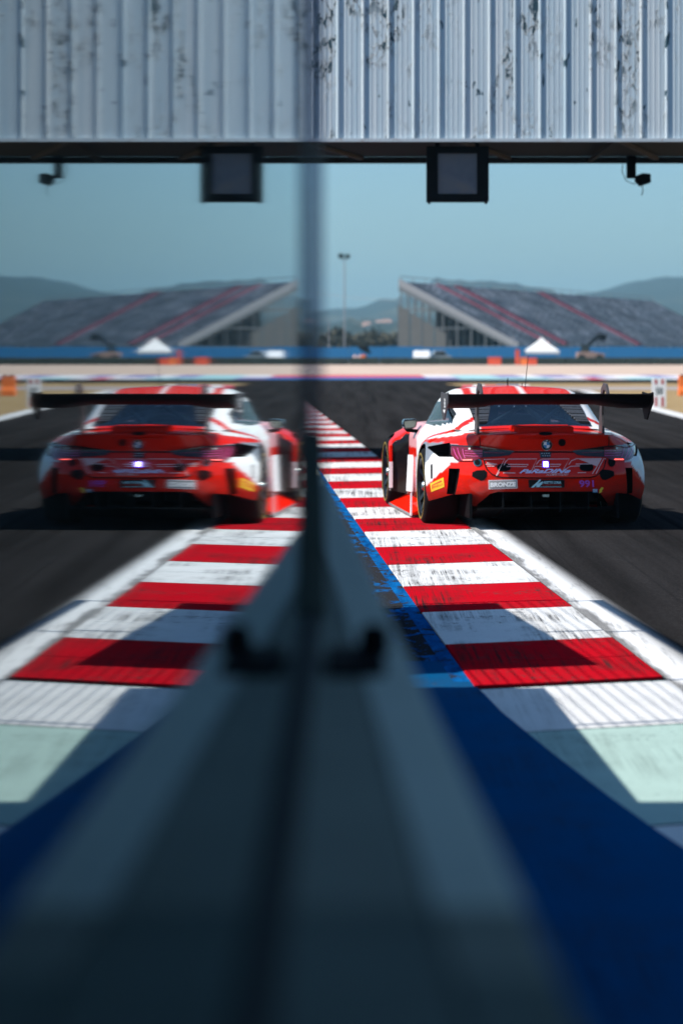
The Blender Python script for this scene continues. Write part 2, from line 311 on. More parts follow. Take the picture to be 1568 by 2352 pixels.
# ------------------------------------------------------------------ ground, track, paint (sheets 4 mm apart)
def sheet(name, poly, z, mat, label=None, kind='structure', parent=None, uv=None):
    me = bpy.data.meshes.new(name); me.from_pydata([(x, y, z) for x, y in poly], [], [tuple(range(len(poly)))]); me.materials.append(mat)
    bm = bmesh.new(); bm.from_mesh(me)
    for f in bm.faces:
        f.normal_update()
        if f.normal.z < 0: f.normal_flip()
    bm.to_mesh(me); bm.free()
    o = link(name, me, parent); tag(o, label, kind=kind if parent is None else None); return o
sheet('ground', [(-4000, -300), (5000, -300), (5000, 6000), (-4000, 6000)], 0, M['ground'])
sheet('track', [(-40, -30), (60, -30), (60, 138), (-40, 138)], .004, A_, 'dark race track asphalt running straight ahead and across')
sheet('gravel_trap', [(-60, 150), (120, 150), (120, 262), (-60, 262)], .004, M['gravel'], 'pale cream gravel run-off beyond the far painted kerb')
wl0, wl1, wl2 = gp(1568, 962), gp(1327, 898), gp(1150, 893)
sheet('infield_grass', [(8.9 - .04 * -0, 40), wl0, wl1, wl2, gp(1075, 889), gp(1020, 882), (5.5, 124), (60, 124), (60, 40)], .008, M['grass'], 'dry straw coloured grass inside the right edge of the track')
sheet('infield_path', [gp(1330, 896), gp(1180, 889), (60, 113), (60, 104)], .012, plain('dusty_path', (.34, .29, .27), .9), 'dusty grey strip crossing the dry grass')
def strip(name, pts, w, z, mat, label=None, uv=False, parent=None):         # ribbon, pts on its left edge
    vs = []; fs = []
    for i, p in enumerate(pts):
        a = Vector(pts[max(i - 1, 0)]); b = Vector(pts[min(i + 1, len(pts) - 1)]); t = (b - a).normalized(); n = Vector((t.y, -t.x))
        vs += [(p[0], p[1], z), (p[0] + n.x * w, p[1] + n.y * w, z)]
        if i: fs.append((2 * i - 2, 2 * i - 1, 2 * i + 1, 2 * i))
    me = bpy.data.meshes.new(name); me.from_pydata(vs, [], fs); me.materials.append(mat)
    if uv:
        l = me.uv_layers.new(name='UVMap')
        for lp in me.loops: l.data[lp.index].uv = (lp.vertex_index % 2, me.vertices[lp.vertex_index].co.y)
    o = link(name, me, parent); return tag(o, label, kind='structure')
strip('edge_marking', [(9.35, 30), (wl0[0] - .1, wl0[1] - 2), wl1, (wl2[0], wl2[1] + 1)], .45, .016, M['white_a'], 'white line along the right edge of the track')
# near kerb: edges measured from the photograph
K0, K1 = Vector(gp(1521, 1562)), Vector(gp(1083, 1220)); kd = (K1 - K0) / (K1.y - K0.y)
KL0, KL1 = Vector(gp(1090, 1584)), Vector(gp(789, 1160)); kdl = (KL1 - KL0) / (KL1.y - KL0.y)
def kr(Y): p = K0 + kd * (Y - K0.y); return (p.x - .0004 * max(0, Y - 45) ** 1.5 * .6, p.y)
def kl(Y): p = KL0 + kdl * (Y - KL0.y); return (p.x - .0004 * max(0, Y - 45) ** 1.5 * .6, p.y)
kerb = bpy.data.objects.new('kerb', None); COL.objects.link(kerb); tag(kerb, 'red and white painted concrete kerb along the left edge of the track', kind='structure')
pitch = 1.775; skew = KL0.y - K0.y
for i in range(46):
    y0 = K0.y + i * pitch + random.uniform(-.012, .012); mat = M['red_k'] if i % 2 == 0 else M['white_k']
    for h in range(2):                                       # each colour is two cast slabs with a joint
        a = y0 + h * pitch / 2 + .006; b = y0 + (h + 1) * pitch / 2 - .006
        mb = MB(); z1 = .020 + random.uniform(-.0015, .0015)
        q = [kl(a + skew), kr(a), kr(b), kl(b + skew)]
        mb.prism([(p[0], p[1], .002) for p in q], (0, 0, z1 - .002))
        mb.build('kerb_block', mat, kerb, bevel=.004)
strip('edge_line', [(kr(y)[0] + .016, y) for y in [3] + [K0.y - 3 + 2 * k for k in range(14)]], .30, .0085, M['line'], 'white painted line beside the kerb, rubbered and frayed', uv=True)
strip('kerb_gutter', [(kr(y)[0] + .004, y) for y in [K0.y - .2 + 2 * k for k in range(32)]], .013, .006, plain('gutter_dirt', (.03, .027, .026), .9, var=.6, scale=30))
strip('blue_line', [(kl(y + skew)[0] - .085, y + skew) for y in [K0.y + .2 + 2 * k for k in range(34)]], .082, .0125, M['blue_l'], 'thin bright blue line along the left side of the kerb')
yA, yB, yC = K0.y - .02, gp(1390, 1661)[1], gp(1550, 1874)[1]
def kx(y): return K0.x + kd.x * (y - K0.y)
def row(y, x): return y + skew * (1 - (x - KL0.x) / (K0.x - KL0.x)) * 1.0
def band(name, ya, yb, mat, label):
    xs = (-.4, kx(ya) + .03)
    sheet(name, [(xs[0], row(ya, xs[0])), (xs[1], ya), (xs[1], yb), (xs[0], row(yb, xs[0]))], .008, mat, label)
band('apron_white', yA - .045, yA - .075, M['white_a'], None)
band('apron_panel', yA - .078, yB, M['white_a'], 'white painted apron panel in front of the first red kerb block')
band('apron_mint', yB - .004, yC, M['mint'], 'pale mint painted apron panel nearer than the white one')
band('apron_white_near', yC - .004, 3, M['white_a'], 'white painted apron panel at the right edge')
bpts = [gp(x, y) for x, y in [(1700, 2040), (1568, 1955), (1500, 1910), (1400, 1838), (1270, 1738), (1150, 1640), (1112, 1600), (1088, 1578)]]
bl = [(-1.2, 4.5), (1.3, 4.5)] + bpts + [(kl(yA + .7 + k)[0] - .02, yA + .7 + k) for k in (0,)] + [(-1.2, yA + .9)]
sheet('blue_apron', bl, .012, M['blue'], 'deep blue painted ground beside the pit wall')
sheet('worn_verge', [(-2.4, yA + .9), (kl(yA + .7)[0] - .02, yA + .7), (kl(60)[0] - .02, 60), (kl(60)[0] - 1.6, 60)], .0105, M['blue_worn'], 'asphalt verge with flaking blue and yellow paint')
# far kerbs
fk = bpy.data.objects.new('far_kerb', None); COL.objects.link(fk); tag(fk, 'multicoloured painted kerb crossing the far side of the track', kind='structure')
seg = [(-24, 'kwhite', 'kpur'), (-14, 'kpink', 'kblue'), (-2, 'kpink', 'kblue'), (1.5, 'kpink', 'kblue'), (4.2, 'kwhite', 'kpur'), (5.8, 'kteal', 'kteal'), (8.2, 'kpur', 'kteal'), (9.6, 'kwhite', 'kteal'), (10.6, 'kpur', 'kwhite'), (12.4, 'kwhite', 'kpink'), (13.2, 'kpur', 'kwhite'), (14.4, 'kwhite', 'kteal'), (16.6, 'kpur', 'kwhite'), (18.0, 'kwhite', 'kpur'), (20.5, 'kpur', 'kwhite'), (24, 'kwhite', 'kpur'), (34, 'kpink', 'kblue')]
for i in range(len(seg) - 1):
    x0, a, b = seg[i]; x1 = seg[i + 1][0]
    MB().box(x0, x1 - .03, 146, 158, .004, .05).build('kerb_block', M[a], fk); MB().box(x0, x1 - .03, 138.5, 145.9, .004, .03).build('kerb_block', M[b], fk)
ck = bpy.data.objects.new('corner_kerb', None); COL.objects.link(ck); tag(ck, 'low red, white and blue kerb at the corner of the dry grass', kind='structure')
for i, (a, b, m) in enumerate([(1060, 1085, 'kpink'), (1085, 1112, 'kwhite'), (1112, 1140, 'kpink'), (1140, 1190, 'kblue'), (1190, 1215, 'kwhite')]):
    q = [gp(a, 894), gp(b, 894), gp(b, 888), gp(a, 888)]
    MB().prism([(x, y, .018) for x, y in q], (0, 0, .05)).build('kerb_block', M[m], ck)

# ------------------------------------------------------------------ pit wall, fence, pane
WS = -.0319
def wx(Y): return .204 + WS * Y                              # right face of the pit wall
WZ = 1.18
def slab(mb, ya, yb, x0, x1, z0, z1):                        # piece that follows the wall line (x measured from its right face)
    return mb.prism([(wx(ya) + x0, ya, z0), (wx(ya) + x1, ya, z0), (wx(yb) + x1, yb, z0), (wx(yb) + x0, yb, z0)], (0, 0, z1 - z0))
W_END = gp(1090, 1590)[1] - .27
pw = thing('pit_wall', 'grey concrete pit wall with a flat top running away from the camera beneath the clear panel', 'wall', (0, 0, 0))
slab(MB(), -2.5, W_END, -.55, 0, .012, WZ - .03).build('wall_body', M['conc'], pw)
slab(MB(), 2.08, W_END, -.57, -.077, WZ - .03, WZ).build('coping', M['conc'], pw)
slab(MB(), -2.5, 2.075, -.57, -.077, WZ - .03, WZ).build('coping', M['conc_n'], pw)  # near end of the top: dimming painted in as darker concrete
slab(MB(), 2.08, W_END, -.075, .0, WZ - .03, WZ + .001).build('coping_edge', M['conc_l'], pw, bevel=.006)  # sky light on the edge painted in as paler concrete
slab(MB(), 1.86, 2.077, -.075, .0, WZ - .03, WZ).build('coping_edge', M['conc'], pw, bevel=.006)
slab(MB(), -2.5, 1.857, -.075, .0, WZ - .03, WZ).build('coping_edge', M['conc_n'], pw, bevel=.006)  # edge steps down to the tone painted for the dimmer near end
Y0s, Y1s = gp(1059, 1553)[1] - .26, gp(962, 1402)[1] - .26
pb = thing('screen_wall', 'solid dark screen board on a short wall past the gap in the pit wall', 'wall', (0, 0, 0))
def fx(Y): return -.47 - .062 * (Y - 12.6)
def fsl(mb, ya, yb, x0, x1, za, zb, z0=0.012):
    vs = [(fx(ya) + x0, ya, z0), (fx(ya) + x1, ya, z0), (fx(yb) + x1, yb, z0), (fx(yb) + x0, yb, z0), (fx(ya) + x0, ya, za), (fx(ya) + x1, ya, za), (fx(yb) + x1, yb, zb), (fx(yb) + x0, yb, zb)]
    return mb.add(vs, [(3, 2, 1, 0), (4, 5, 6, 7), (0, 1, 5, 4), (1, 2, 6, 5), (2, 3, 7, 6), (3, 0, 4, 7)])
fsl(MB(), Y0s, Y1s, -.20, .10, 1.0, 1.0).build('base_wall', M['conc'], pb)
fsl(MB(), Y0s, Y1s, -.02, .02, 1.84, 1.70, 1.0).build('board', M['board'], pb)
fn = thing('debris_fence', 'steel wire debris fence with a heavy top rail above the pit wall', 'fence', (0, 0, 0))
FA, FB = 10.9, gp(1372, 1382)[1] - .75
HR = 2.45
for Y in (gp(1400, 1661)[1] - .55, W_END + .02, gp(1400, 1457)[1] - .62, FB):
    MB().bar((fx(Y), Y, .5), (fx(Y), Y, HR), .03).build('post', M['steel'], fn)
MB().bar((fx(FA), FA, HR), (fx(FB), FB, HR - .04), .045).build('top_rail', M['steel'], fn)
for i in range(14):
    z = 1.16 + i * .072; MB().bar((fx(FA), FA, z), (fx(FB), FB, z - .01), .0045).build('wire', M['wire'], fn)
st = thing('shade_stand', 'tall charcoal board added behind the clear panel to shade the wall top', 'shade board', (-.14, 0, 0))  # added unseen board; shades the wall top, darkens what shows through the pane
MB().box(-.05, 0, -2.2, 8.5, WZ + .002, 3.3).build('shade_board', M['board'], st)
MB().box(-2.2, .0, -2.2, 8.5, 3.3, 3.36).build('roof', M['board'], st)
for Y in (-2.1, 8.4): MB().bar((-2.1, Y, .012), (-2.1, Y, 3.3), .06).build('post', M['steel'], st)
gpn = thing('clear_panel', 'clear glossy upright panel mirroring the track, car and gantry', 'glass panel', (-.06, 0, WZ))
MB().add([(0, -2, .012), (0, 4.30, .012), (0, 4.30, 1.95), (0, -2, 1.95)], [(0, 1, 2, 3)]).build('pane', M['pane'], gpn, recalc=False)
MB().prism([(-.024, 4.300, 0), (.024, 4.300, 0), (.019, 4.300, .30), (-.019, 4.300, .30)], (0, .05, 0)).build('stanchion', M['stan'], gpn, bevel=.004)
MB().box(-.020, .020, 4.31, 4.345, .302, 2.0).build('edge_strip', M['smoke'], gpn)
MB().box(-.022, .016, -2, 4.30, 0, .011).build('bottom_seal', M['seal'], gpn)
MB().box(-.02, .02, -2, 4.30, 1.952, 1.99).build('top_channel', M['alu'], gpn)
br = MB(); br.box(.030, .108, 3.52, 3.78, 0, .014)
gb = thing('panel_clamp', 'black clamp bolted on the wall top at the foot of the clear panel', 'clamp', (-.06, 0, WZ))
br.build('base_plate', M['black'], gb); MB().lathe([(0.014, 0), (.014, .022), (.046, .020), (.054, .012), (.054, 0)], 'z', 12, (.094, 3.68, 0)).build('bolt', M['black'], gb, smooth=40)

# ------------------------------------------------------------------ gantry
GB = 4.45; GY = FPX * (GB - CAM_H) / (800 - 326); GY2 = FPX * (GB - CAM_H) / (800 - 376) - .1
gan = thing('gantry', 'start gantry bridge clad in pale blue flaking ribbed sheet metal over the track', 'gantry', (0, 0, 0))
RP = 58.0 * GY / FPX
prof = [(0, 0), (.014, -.024), (.034, -.024), (.050, 0), (.120, 0), (.124, -.003), (.136, -.003), (.140, 0), (.190, 0), (.194, -.003), (.206, -.003), (.210, 0), (.262, 0), (.266, -.003), (.278, -.003), (.282, 0), (RP - .002, 0)]
GT = 6.75
mb = MB(); vs = [(x, y, z) for z in (GB + .05, GT) for x, y in prof]; n = len(prof)
mb.add(vs, [(i, i + 1, n + i + 1, n + i) for i in range(n - 1)])
clad = mb.mesh('cladding_panel', M['clad'], recalc=False)
x0 = (1062 - VX) * GY / FPX - RP * 30
for i in range(62):
    link('cladding_panel', clad, gan, (x0 + i * RP, GY + random.uniform(-.004, .004), 0))
XL, XR = x0, x0 + 62 * RP
MB().box(XL, XR, GY - .05, GY + .03, GB, GB + .046).build('bottom_trim', M['trim'], gan)
MB().box(XL, XR, GY + .05, GY2, GB + .10, GT - .05).build('box_body', M['soffit'], gan)  # soffit body in one even near-black colour
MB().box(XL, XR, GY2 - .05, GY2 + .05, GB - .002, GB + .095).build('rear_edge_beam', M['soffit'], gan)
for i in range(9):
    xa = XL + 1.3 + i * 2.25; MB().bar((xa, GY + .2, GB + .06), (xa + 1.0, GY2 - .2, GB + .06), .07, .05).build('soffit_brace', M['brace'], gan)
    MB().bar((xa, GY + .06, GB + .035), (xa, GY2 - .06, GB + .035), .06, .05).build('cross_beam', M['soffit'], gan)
for X in (XL + .3, XR - .3):
    MB().box(X - .22, X + .22, GY + .6, GY + 1.1, .006, GB + .098).build('column', M['steel'], gan)
def wm(px, py, Y): return wp(px, py, Y)
Ym = GY + .25
a, b = wm(980, 336, Ym), wm(1122, 462, Ym); s0, s1 = wm(1005, 352, Ym), wm(1095, 445, Ym)
mon = thing('overhead_display', 'square black display box hanging under the gantry', 'display', (0, 0, 0))
fr = MB(); fr.box(a.x, s0.x, Ym, Ym + .35, b.z, a.z); fr.box(s1.x, b.x, Ym, Ym + .35, b.z, a.z); fr.box(s0.x, s1.x, Ym, Ym + .35, b.z, s1.z); fr.box(s0.x, s1.x, Ym, Ym + .35, s0.z, a.z)
fr.build('housing', M['black'], mon); MB().box(s0.x, s1.x, Ym + .03, Ym + .30, s1.z, s0.z).build('screen', M['screen'], mon)
for x in (a.x + .02, b.x - .05): MB().box(x, x + .03, Ym + .05, Ym + .2, b.z - .03, b.z).build('foot', M['black'], mon)
for x in (a.x + .15, b.x - .15): MB().bar((x, Ym + .17, a.z), (x, Ym + .17, GB + .098), .06).build('hanger', M['black'], mon)
cc = thing('track_camera', 'small black camera on a bracket under the right of the gantry', 'camera', (0, 0, 0))
def cp(x, y): return wm((1350 + x * 1150 / 1568) / 1.594, (400 + y * 1150 / 1568) / 1.594, GY2 - .2)
p0, p1 = cp(1285, 255), cp(1328, 345); MB().box(p0.x, p1.x, GY2 - .3, GY2 - .15, p1.z, GB + .098).build('bracket', M['black'], cc)
q = [cp(1335, 330), cp(1365, 318), cp(1405, 322), cp(1407, 365), cp(1355, 382), cp(1330, 355)]
MB().prism(q, (0, .22, 0)).build('camera_head', M['black'], cc, bevel=.01)
MB().tube([cp(1265, 275), cp(1262, 310), cp(1280, 355), cp(1320, 374), cp(1345, 360)], .006, 6).build('cable', M['black'], cc)
MB().tube([cp(1362, 382), cp(1366, 405), cp(1360, 430)], .007, 6).build('cable_end', M['black'], cc)

# ------------------------------------------------------------------ beyond the track
def hill_mesh(name, sky_pts, Y, depth, base_py, amp, seed, label):
    r = np.random.default_rng(seed); X0, X1 = sky_pts[0][0], sky_pts[-1][0]
    nx, ny = 110, 14; vs = []; fs = []
    xs = np.linspace(X0, X1, nx); prof = np.interp(xs, [p[0] for p in sky_pts], [p[1] for p in sky_pts])
    prof = prof + np.convolve(r.normal(0, amp, nx), [.25, .5, .25], 'same')
    for j in range(ny):
        t = j / (ny - 1); y = Y - depth * (1 - t); k = math.sin(t * math.pi / 2) ** 1.3
        for i in range(nx):
            top = CAM_H - (prof[i] - VY) * Y / FPX
            vs.append(((xs[i] - VX) * Y / FPX, y + r.normal(0, 12), max(-2, top * k + (r.normal(0, 2.2) if 0 < j < ny - 1 else 0)) if j else -3))
    for j in range(ny):                                      # back slope
        pass
    back = len(vs)
    for i in range(nx): vs.append(((xs[i] - VX) * Y / FPX, Y + depth, -3))
    for j in range(ny - 1):
        for i in range(nx - 1): fs.append((j * nx + i, j * nx + i + 1, (j + 1) * nx + i + 1, (j + 1) * nx + i))
    for i in range(nx - 1): fs.append(((ny - 1) * nx + i, (ny - 1) * nx + i + 1, back + i + 1, back + i))
    m = MB().add(vs, fs); return tag(m.build(name, M['hill'], smooth=60), label, kind='structure')
hill_mesh('hills', [(-900, 690), (200, 730), (560, 735), (745, 719), (800, 715), (850, 707), (900, 694), (940, 680), (985, 658), (1020, 650), (1060, 656), (1090, 651), (1140, 658), (1190, 674), (1250, 684), (1330, 680), (1400, 662), (1470, 646), (1530, 637), (1600, 634), (1750, 615), (2000, 640), (2600, 680)], 3000, 1500, 795, .9, 3, 'wooded blue hills on the horizon')
hill_mesh('hill', [(-900, 770), (500, 765), (760, 752), (860, 748), (960, 742), (1100, 752), (1400, 760), (1650, 752), (2000, 765)], 1500, 700, 797, 1.5, 5, 'lower wooded slope with houses in front of the hills')
def house(px, py, Y, w, h):
    p = wp(px, py, Y); t = thing('house', ORD[sorted(q[0] for q in HP).index(px)] + ' pale house from the left on the far wooded slope', 'house', (p.x, p.y, p.z - h), random.uniform(-.5, .5), 'houses scattered on the far slope')
    return t, w, h
ORD = 'first second third fourth fifth sixth seventh eighth ninth tenth eleventh twelfth thirteenth fourteenth fifteenth sixteenth'.split()
HP = [(760, 772, 9), (772, 757, 8), (786, 768, 10), (805, 770, 26), (828, 772, 16), (812, 783, 14), (850, 776, 12), (842, 749, 10), (872, 746, 12), (888, 743, 12), (878, 757, 9), (902, 756, 12), (928, 760, 10), (860, 762, 8)]
for px, py, w in HP:
    Y = 1300; d = 7.5; t, w, h = house(px, py, Y, w * Y / FPX * 1.25, 3.6 + .12 * w)
    MB().box(-w / 2, w / 2, -d / 2, d / 2, -6, h).build('wall', M['house'], t)
    MB().prism([(-w / 2 - .3, -d / 2 - .3, h), (-w / 2 - .3, d / 2 + .3, h), (-w / 2 - .3, 0, h + 2.2)], (w + .6, 0, 0)).build('roof', M['tile'], t)
    for k in (-.25, .25): MB().box(w * k - .5, w * k + .5, -d / 2 - .04, -d / 2 + .05, h * .35, h * .7).build('window', M['cgl'], t)
# trees by the far fence: trunk and a crown of many leaf clumps
def crown_mesh(seed, n=260):
    r = random.Random(seed); mb = MB()
    for i in range(n):
        th, ph = r.uniform(0, 6.28), math.acos(r.uniform(-.75, 1)); q = r.uniform(.45, 1.0) ** .5 * (1 + .25 * math.sin(3 * th + seed))
        c = Vector((math.sin(ph) * math.cos(th), math.sin(ph) * math.sin(th), math.cos(ph) * .8)) * q * 1.9
        R = Matrix.Rotation(r.uniform(0, 6.3), 3, (r.uniform(-1, 1), r.uniform(-1, 1), r.uniform(-1, 1) + .01)); s = r.uniform(.18, .42)
        mb.add([c + R @ Vector(v) * s for v in ((-1, -.6, 0), (1, -.6, .2), (1.1, .6, -.1), (-.9, .7, .2))], [(0, 1, 2, 3)])
    return mb.mesh('crown', M['leaf'], recalc=False)
crowns = [crown_mesh(k) for k in range(3)]
trunk = MB().tube([(0, 0, -.2), (.05, 0, 1.2), (-.05, .05, 2.6)], [.2, .15, .06], 7).mesh('trunk', M['bark'])
for i, px in enumerate([752, 766, 778, 800, 818, 832, 848, 861, 874, 884, 896, 905]):
    Y = 395 + random.uniform(-15, 25); x = (px - VX) * Y / FPX; s = random.uniform(.72, 1.05)
    t = thing('tree', ORD[i] + ' olive green tree from the left in the row behind the blue fence', 'tree', (x, Y, 0), random.uniform(0, 6), 'trees behind the far blue fence'); t.scale = (s, s, s)
    link('trunk', trunk, t); link('crown', crowns[i % 3], t, (0, 0, 2.7))
# blue banner fence and dark tyre barrier
bf = thing('banner_fence', 'long plain blue banner fence beyond the gravel', 'fence', (0, 292, 0))
for i in range(44):
    x = -60 + i * 4.0; MB().box(x, x + 3.97, -.02, .02, .15, 1.76 + .05 * math.sin(i * 2.1)).build('banner', M['bbanner'], bf)
    MB().bar((x - .015, .05, 0), (x - .015, .05, 1.85), .06).build('post', M['steel'], bf)
tb = thing('tyre_barrier', 'low dark barrier along the back of the gravel', 'barrier', (0, 263, 0))
for i in range(60):
    x = -60 + i * 3.0
    MB().box(x, x + 2.95, -.3, .5, .004, .70 + random.uniform(-.03, .03)).build('barrier_section', M['hedge'], tb, bevel=.06)
# grandstand
g0 = wp(920, 646, 346); g1 = wp(1500, 688, 488); HT = g0.z
dv = Vector((g1.x - g0.x, g1.y - g0.y)); GL = dv.length; dv /= GL; nv = Vector((dv.y, -dv.x)); D = 15.6
gs = thing('grandstand', 'large open grandstand of grey seats with crimson stairways', 'grandstand', (g0.x, g0.y, 0), math.atan2(dv.y, dv.x))
# local: x along the back edge, y = -depth towards the track
ROWS = 26; rows = MB()
for i in range(ROWS):
    y1, y0 = -D * i / ROWS, -D * (i + 1) / ROWS; z = HT - .25 - (HT - 2.2) * i / ROWS
    rows.box(.6, GL, y0, y1, z - .5, z - .12); rows.box(.6, GL, y1 - .14, y1 - .08, z - .12, z + .22)
tag(rows.build('seat_rows', M['seats'], gs), None, kind='stuff')
def local_t(px_top): # where along the back edge a photo column meets it
    best = min((abs(VX + FPX * (g0.x + dv.x * s) / (g0.y + dv.y * s) - px_top), s) for s in np.linspace(0, GL, 800)); return best[1]
for px, w in ((1000, 1.0), (1040, 2.2), (1232, 2.8)):
    s = local_t(px); mb = MB()
    for i in range(ROWS):
        y1, y0 = -D * i / ROWS, -D * (i + 1) / ROWS; z = HT - .25 - (HT - 2.2) * i / ROWS
        mb.box(s, s + w, y0, y1, z - .3, z + .26)
    mb.build('stairway', M['aisle'], gs)
MB().prism([(-.3, .2, HT - .6), (-.3, -D, 1.6), (-.3, -D, 2.3), (-.3, .2, HT + .30)], (.8, 0, 0)).build('side_fascia', M['fascia'], gs)
MB().prism([(-.3, .2, HT - 1.2), (-.3, -D, 1.2), (-.3, -D, 1.6), (-.3, .2, HT - .65)], (.8, 0, 0)).build('side_beam', M['scaf'], gs)
MB().bar((0, .1, HT + .6), (GL, .1, HT + .6), .10).build('back_rail', M['steel'], gs)
for k in range(28): MB().bar((k * GL / 27, .1, HT - .3), (k * GL / 27, .1, HT + .6), .07).build('rail_post', M['steel'], gs)
for a in range(10):
    for b in range(9):
        x, y = a * 3.2, -b * D / 8.3; MB().bar((x, y, 0), (x, y, max(.6, HT - .9 + (HT - 2.2) * y / D)), .16).build('scaffold_post', M['scaf'], gs)
for a in range(10):
    for k in range(3):
        z = 1.8 + k * 2.4; yb = -D * (HT - z) / (HT - 1.8) * 1.0; MB().bar((a * 3.2, 0, z), (a * 3.2, max(-D, -D * (HT - .6 - z) / (HT - 2.0)), z), .13).build('scaffold_ledger', M['scaf'], gs)
MB().box(2.6, 30, -D * .95, -.4, 1.0, 1.2).build('dark_deck', M['black'], gs)
MB().prism([(14, -.5, .1), (14, -D * .93, .1), (14, -D * .93, 1.4), (14, -.5, HT - 1.4)], (.1, 0, 0)).build('dark_infill', M['black'], gs)  # black sheet closing the triangle under the seats
nt = thing('netting_screen', 'beige netting stretched on scaffold at the open left end of the grandstand', 'screen', (wp(913, 795, 340).x, 340, 0))
for k in range(4):
    MB().prism([(k * 1.55 + .1, -.03, .1 + (k % 2) * .5), (k * 1.55 + 1.4, -.03, .1 + (k % 2) * .5), (k * 1.55 + 1.4, -.03, 6.3 - k * .95), (k * 1.55 + .1, -.03, 7.0 - k * .95)], (0, .06, 0)).build('net_panel', M['net'], nt)
for k in range(5): MB().bar((k * 1.55, .08, 0), (k * 1.55, .08, 7.4 - k * .9), .10).build('scaffold_post', M['scaf'], nt)
# tent, vehicles, loader, barriers, masts
tp = wp(1243, 838, 278); tw = 76 * 278 / FPX; ten = thing('tent', 'white peaked marquee tent in front of the grandstand', 'tent', (tp.x, 278, 0))
ez = wp(0, 806, 278).z; az = wp(0, 774, 278).z
cv = MB(); seg_n = 5; vs = [(0, 0, az)]; 
for k in range(1, seg_n + 1):
    f_ = k / seg_n; z = az + (ez - az) * (f_ ** .8)
    for sx, sy in ((-1, -1), (1, -1), (1, 1), (-1, 1)): vs.append((sx * tw / 2 * f_, sy * tw / 2 * f_, z))
fs = [(0, 1 + q, 1 + (q + 1) % 4) for q in range(4)]
for k in range(seg_n - 1):
    for q in range(4): fs.append((1 + k * 4 + q, 1 + k * 4 + (q + 1) % 4, 5 + k * 4 + (q + 1) % 4, 5 + k * 4 + q))
cv.add(vs, fs); cv.build('roof', M['canvas'], ten)
MB().box(-tw / 2, tw / 2, -tw / 2, -tw / 2 + .03, ez - .28, ez - .002).build('valance', M['canvas'], ten)
for sx in (-1, 1):
    for sy in (-1, 1): MB().bar((sx * (tw / 2 - .06), sy * (tw / 2 - .06), 0), (sx * (tw / 2 - .06), sy * (tw / 2 - .06), ez - .02), .07).build('leg', M['alu'], ten)
def small_car(name, label, px, Y, ln, mat, rz):
    p = wp(px, 838, Y); t = thing(name, label, 'car', (p.x, Y, 0), rz)
    side = [(-.5, .30), (-.5, .72), (-.44, .80), (-.30, .84), (-.16, 1.36), (.20, 1.40), (.33, .92), (.47, .84), (.5, .70), (.5, .30)]
    MB().prism([(x * ln, -.82, z) for x, z in side], (0, 1.64, 0)).build('body', mat, t, bevel=.04)
    for y in (-.835, .815): MB().prism([(-.26 * ln, y, .90), (-.145 * ln, y, 1.30), (.185 * ln, y, 1.33), (.285 * ln, y, .92)], (0, .02, 0)).build('window', M['cgl'], t)
    for sx in (-.30, .30):
        for y in (-.86, .66): MB().lathe([(0, 0), (0, .22), (.03, .31), (.17, .31), (.2, .22), (.2, 0)], 'y', 14, (sx * ln, y, .31)).build('wheel', M['rubber'], t, smooth=40)
    return t
small_car('parked_car', 'white parked car seen end on behind the low dark barrier', 968, 272, 3.4, M['carw'], 1.52)
small_car('parked_car', 'silver grey parked car seen from the side behind the low dark barrier', 1006, 273, 2.6, M['cars'], .1)
def barrier(name, label, x0, x1, y0, Y, mat, cat='barrier', ybot=None):
    a, b = wp(x0, y0, Y), wp(x1, y0, Y); w = b.x - a.x; h = a.z; t = thing(name, label, cat, ((a.x + b.x) / 2, Y, .006))
    MB().prism([(-w / 2, -.24, 0), (-w / 2, -.24, h * .25), (-w / 2, -.12, h * .45), (-w / 2, -.10, h), (-w / 2, .10, h), (-w / 2, .12, h * .45), (-w / 2, .24, h * .25), (-w / 2, .24, 0)], (w, 0, 0)).build('shell', mat, t, bevel=.015)
    for k in (-.25, .25): MB().box(w * k - .05, w * k + .05, -.13, .13, h - .002, h + .03).build('filler_cap', M['black'], t)
barrier('barrier_block', 'red-orange plastic barrier block standing alone before the dark tyre barrier', 1120, 1150, 820, 258, M['redp'])
barrier('barrier_block', 'bright orange narrow barrier block under the white tent', 1195, 1210, 821, 257, M['orange'])
barrier('barrier_block', 'dark red barrier block next to the bright orange one', 1211, 1232, 822, 258, M['redp'])
barrier('barrier_block', 'orange barrier block at the right edge beside the distance board', 1557, 1590, 863, 91, M['orange'])
barrier('marshal_post_board', 'tall narrow red board left of the white tent', 1183, 1192, 803, 260, M['redp'], 'board')
lp = wp(1352, 838, 282); ld = thing('telescopic_loader', 'dark telescopic loader with raised boom beside the tent', 'loader', (lp.x, 282, 0))
MB().prism([(-1.3, -.9, .5), (1.5, -.9, .5), (1.6, -.9, 1.0), (.3, -.9, 1.25), (-1.3, -.9, 1.2)], (0, 1.8, 0)).build('chassis', M['tile'], ld, bevel=.05)
MB().box(-.9, 0, -.8, .1, 1.2, 2.05).build('cab', M['cgl'], ld, bevel=.06)
MB().bar((-.9, .4, 1.25), (1.3, .4, 3.1), .26, .34).build('boom', M['black'], ld); MB().box(1.15, 1.8, .1, .7, 2.4, 3.1).build('basket', M['black'], ld)
for x in (-.85, 1.0):
    for y in (-1.0, .7): MB().lathe([(0, 0), (0, .3), (.05, .48), (.28, .48), (.33, .3), (.33, 0)], 'y', 16, (x, y, .48)).build('wheel', M['rubber'], ld, smooth=40)
pp = wp(836, 838, 275); pr = thing('parasol', 'black tilted parasol standing over an orange drum behind the dark barrier', 'parasol', (pp.x, 275, 0))
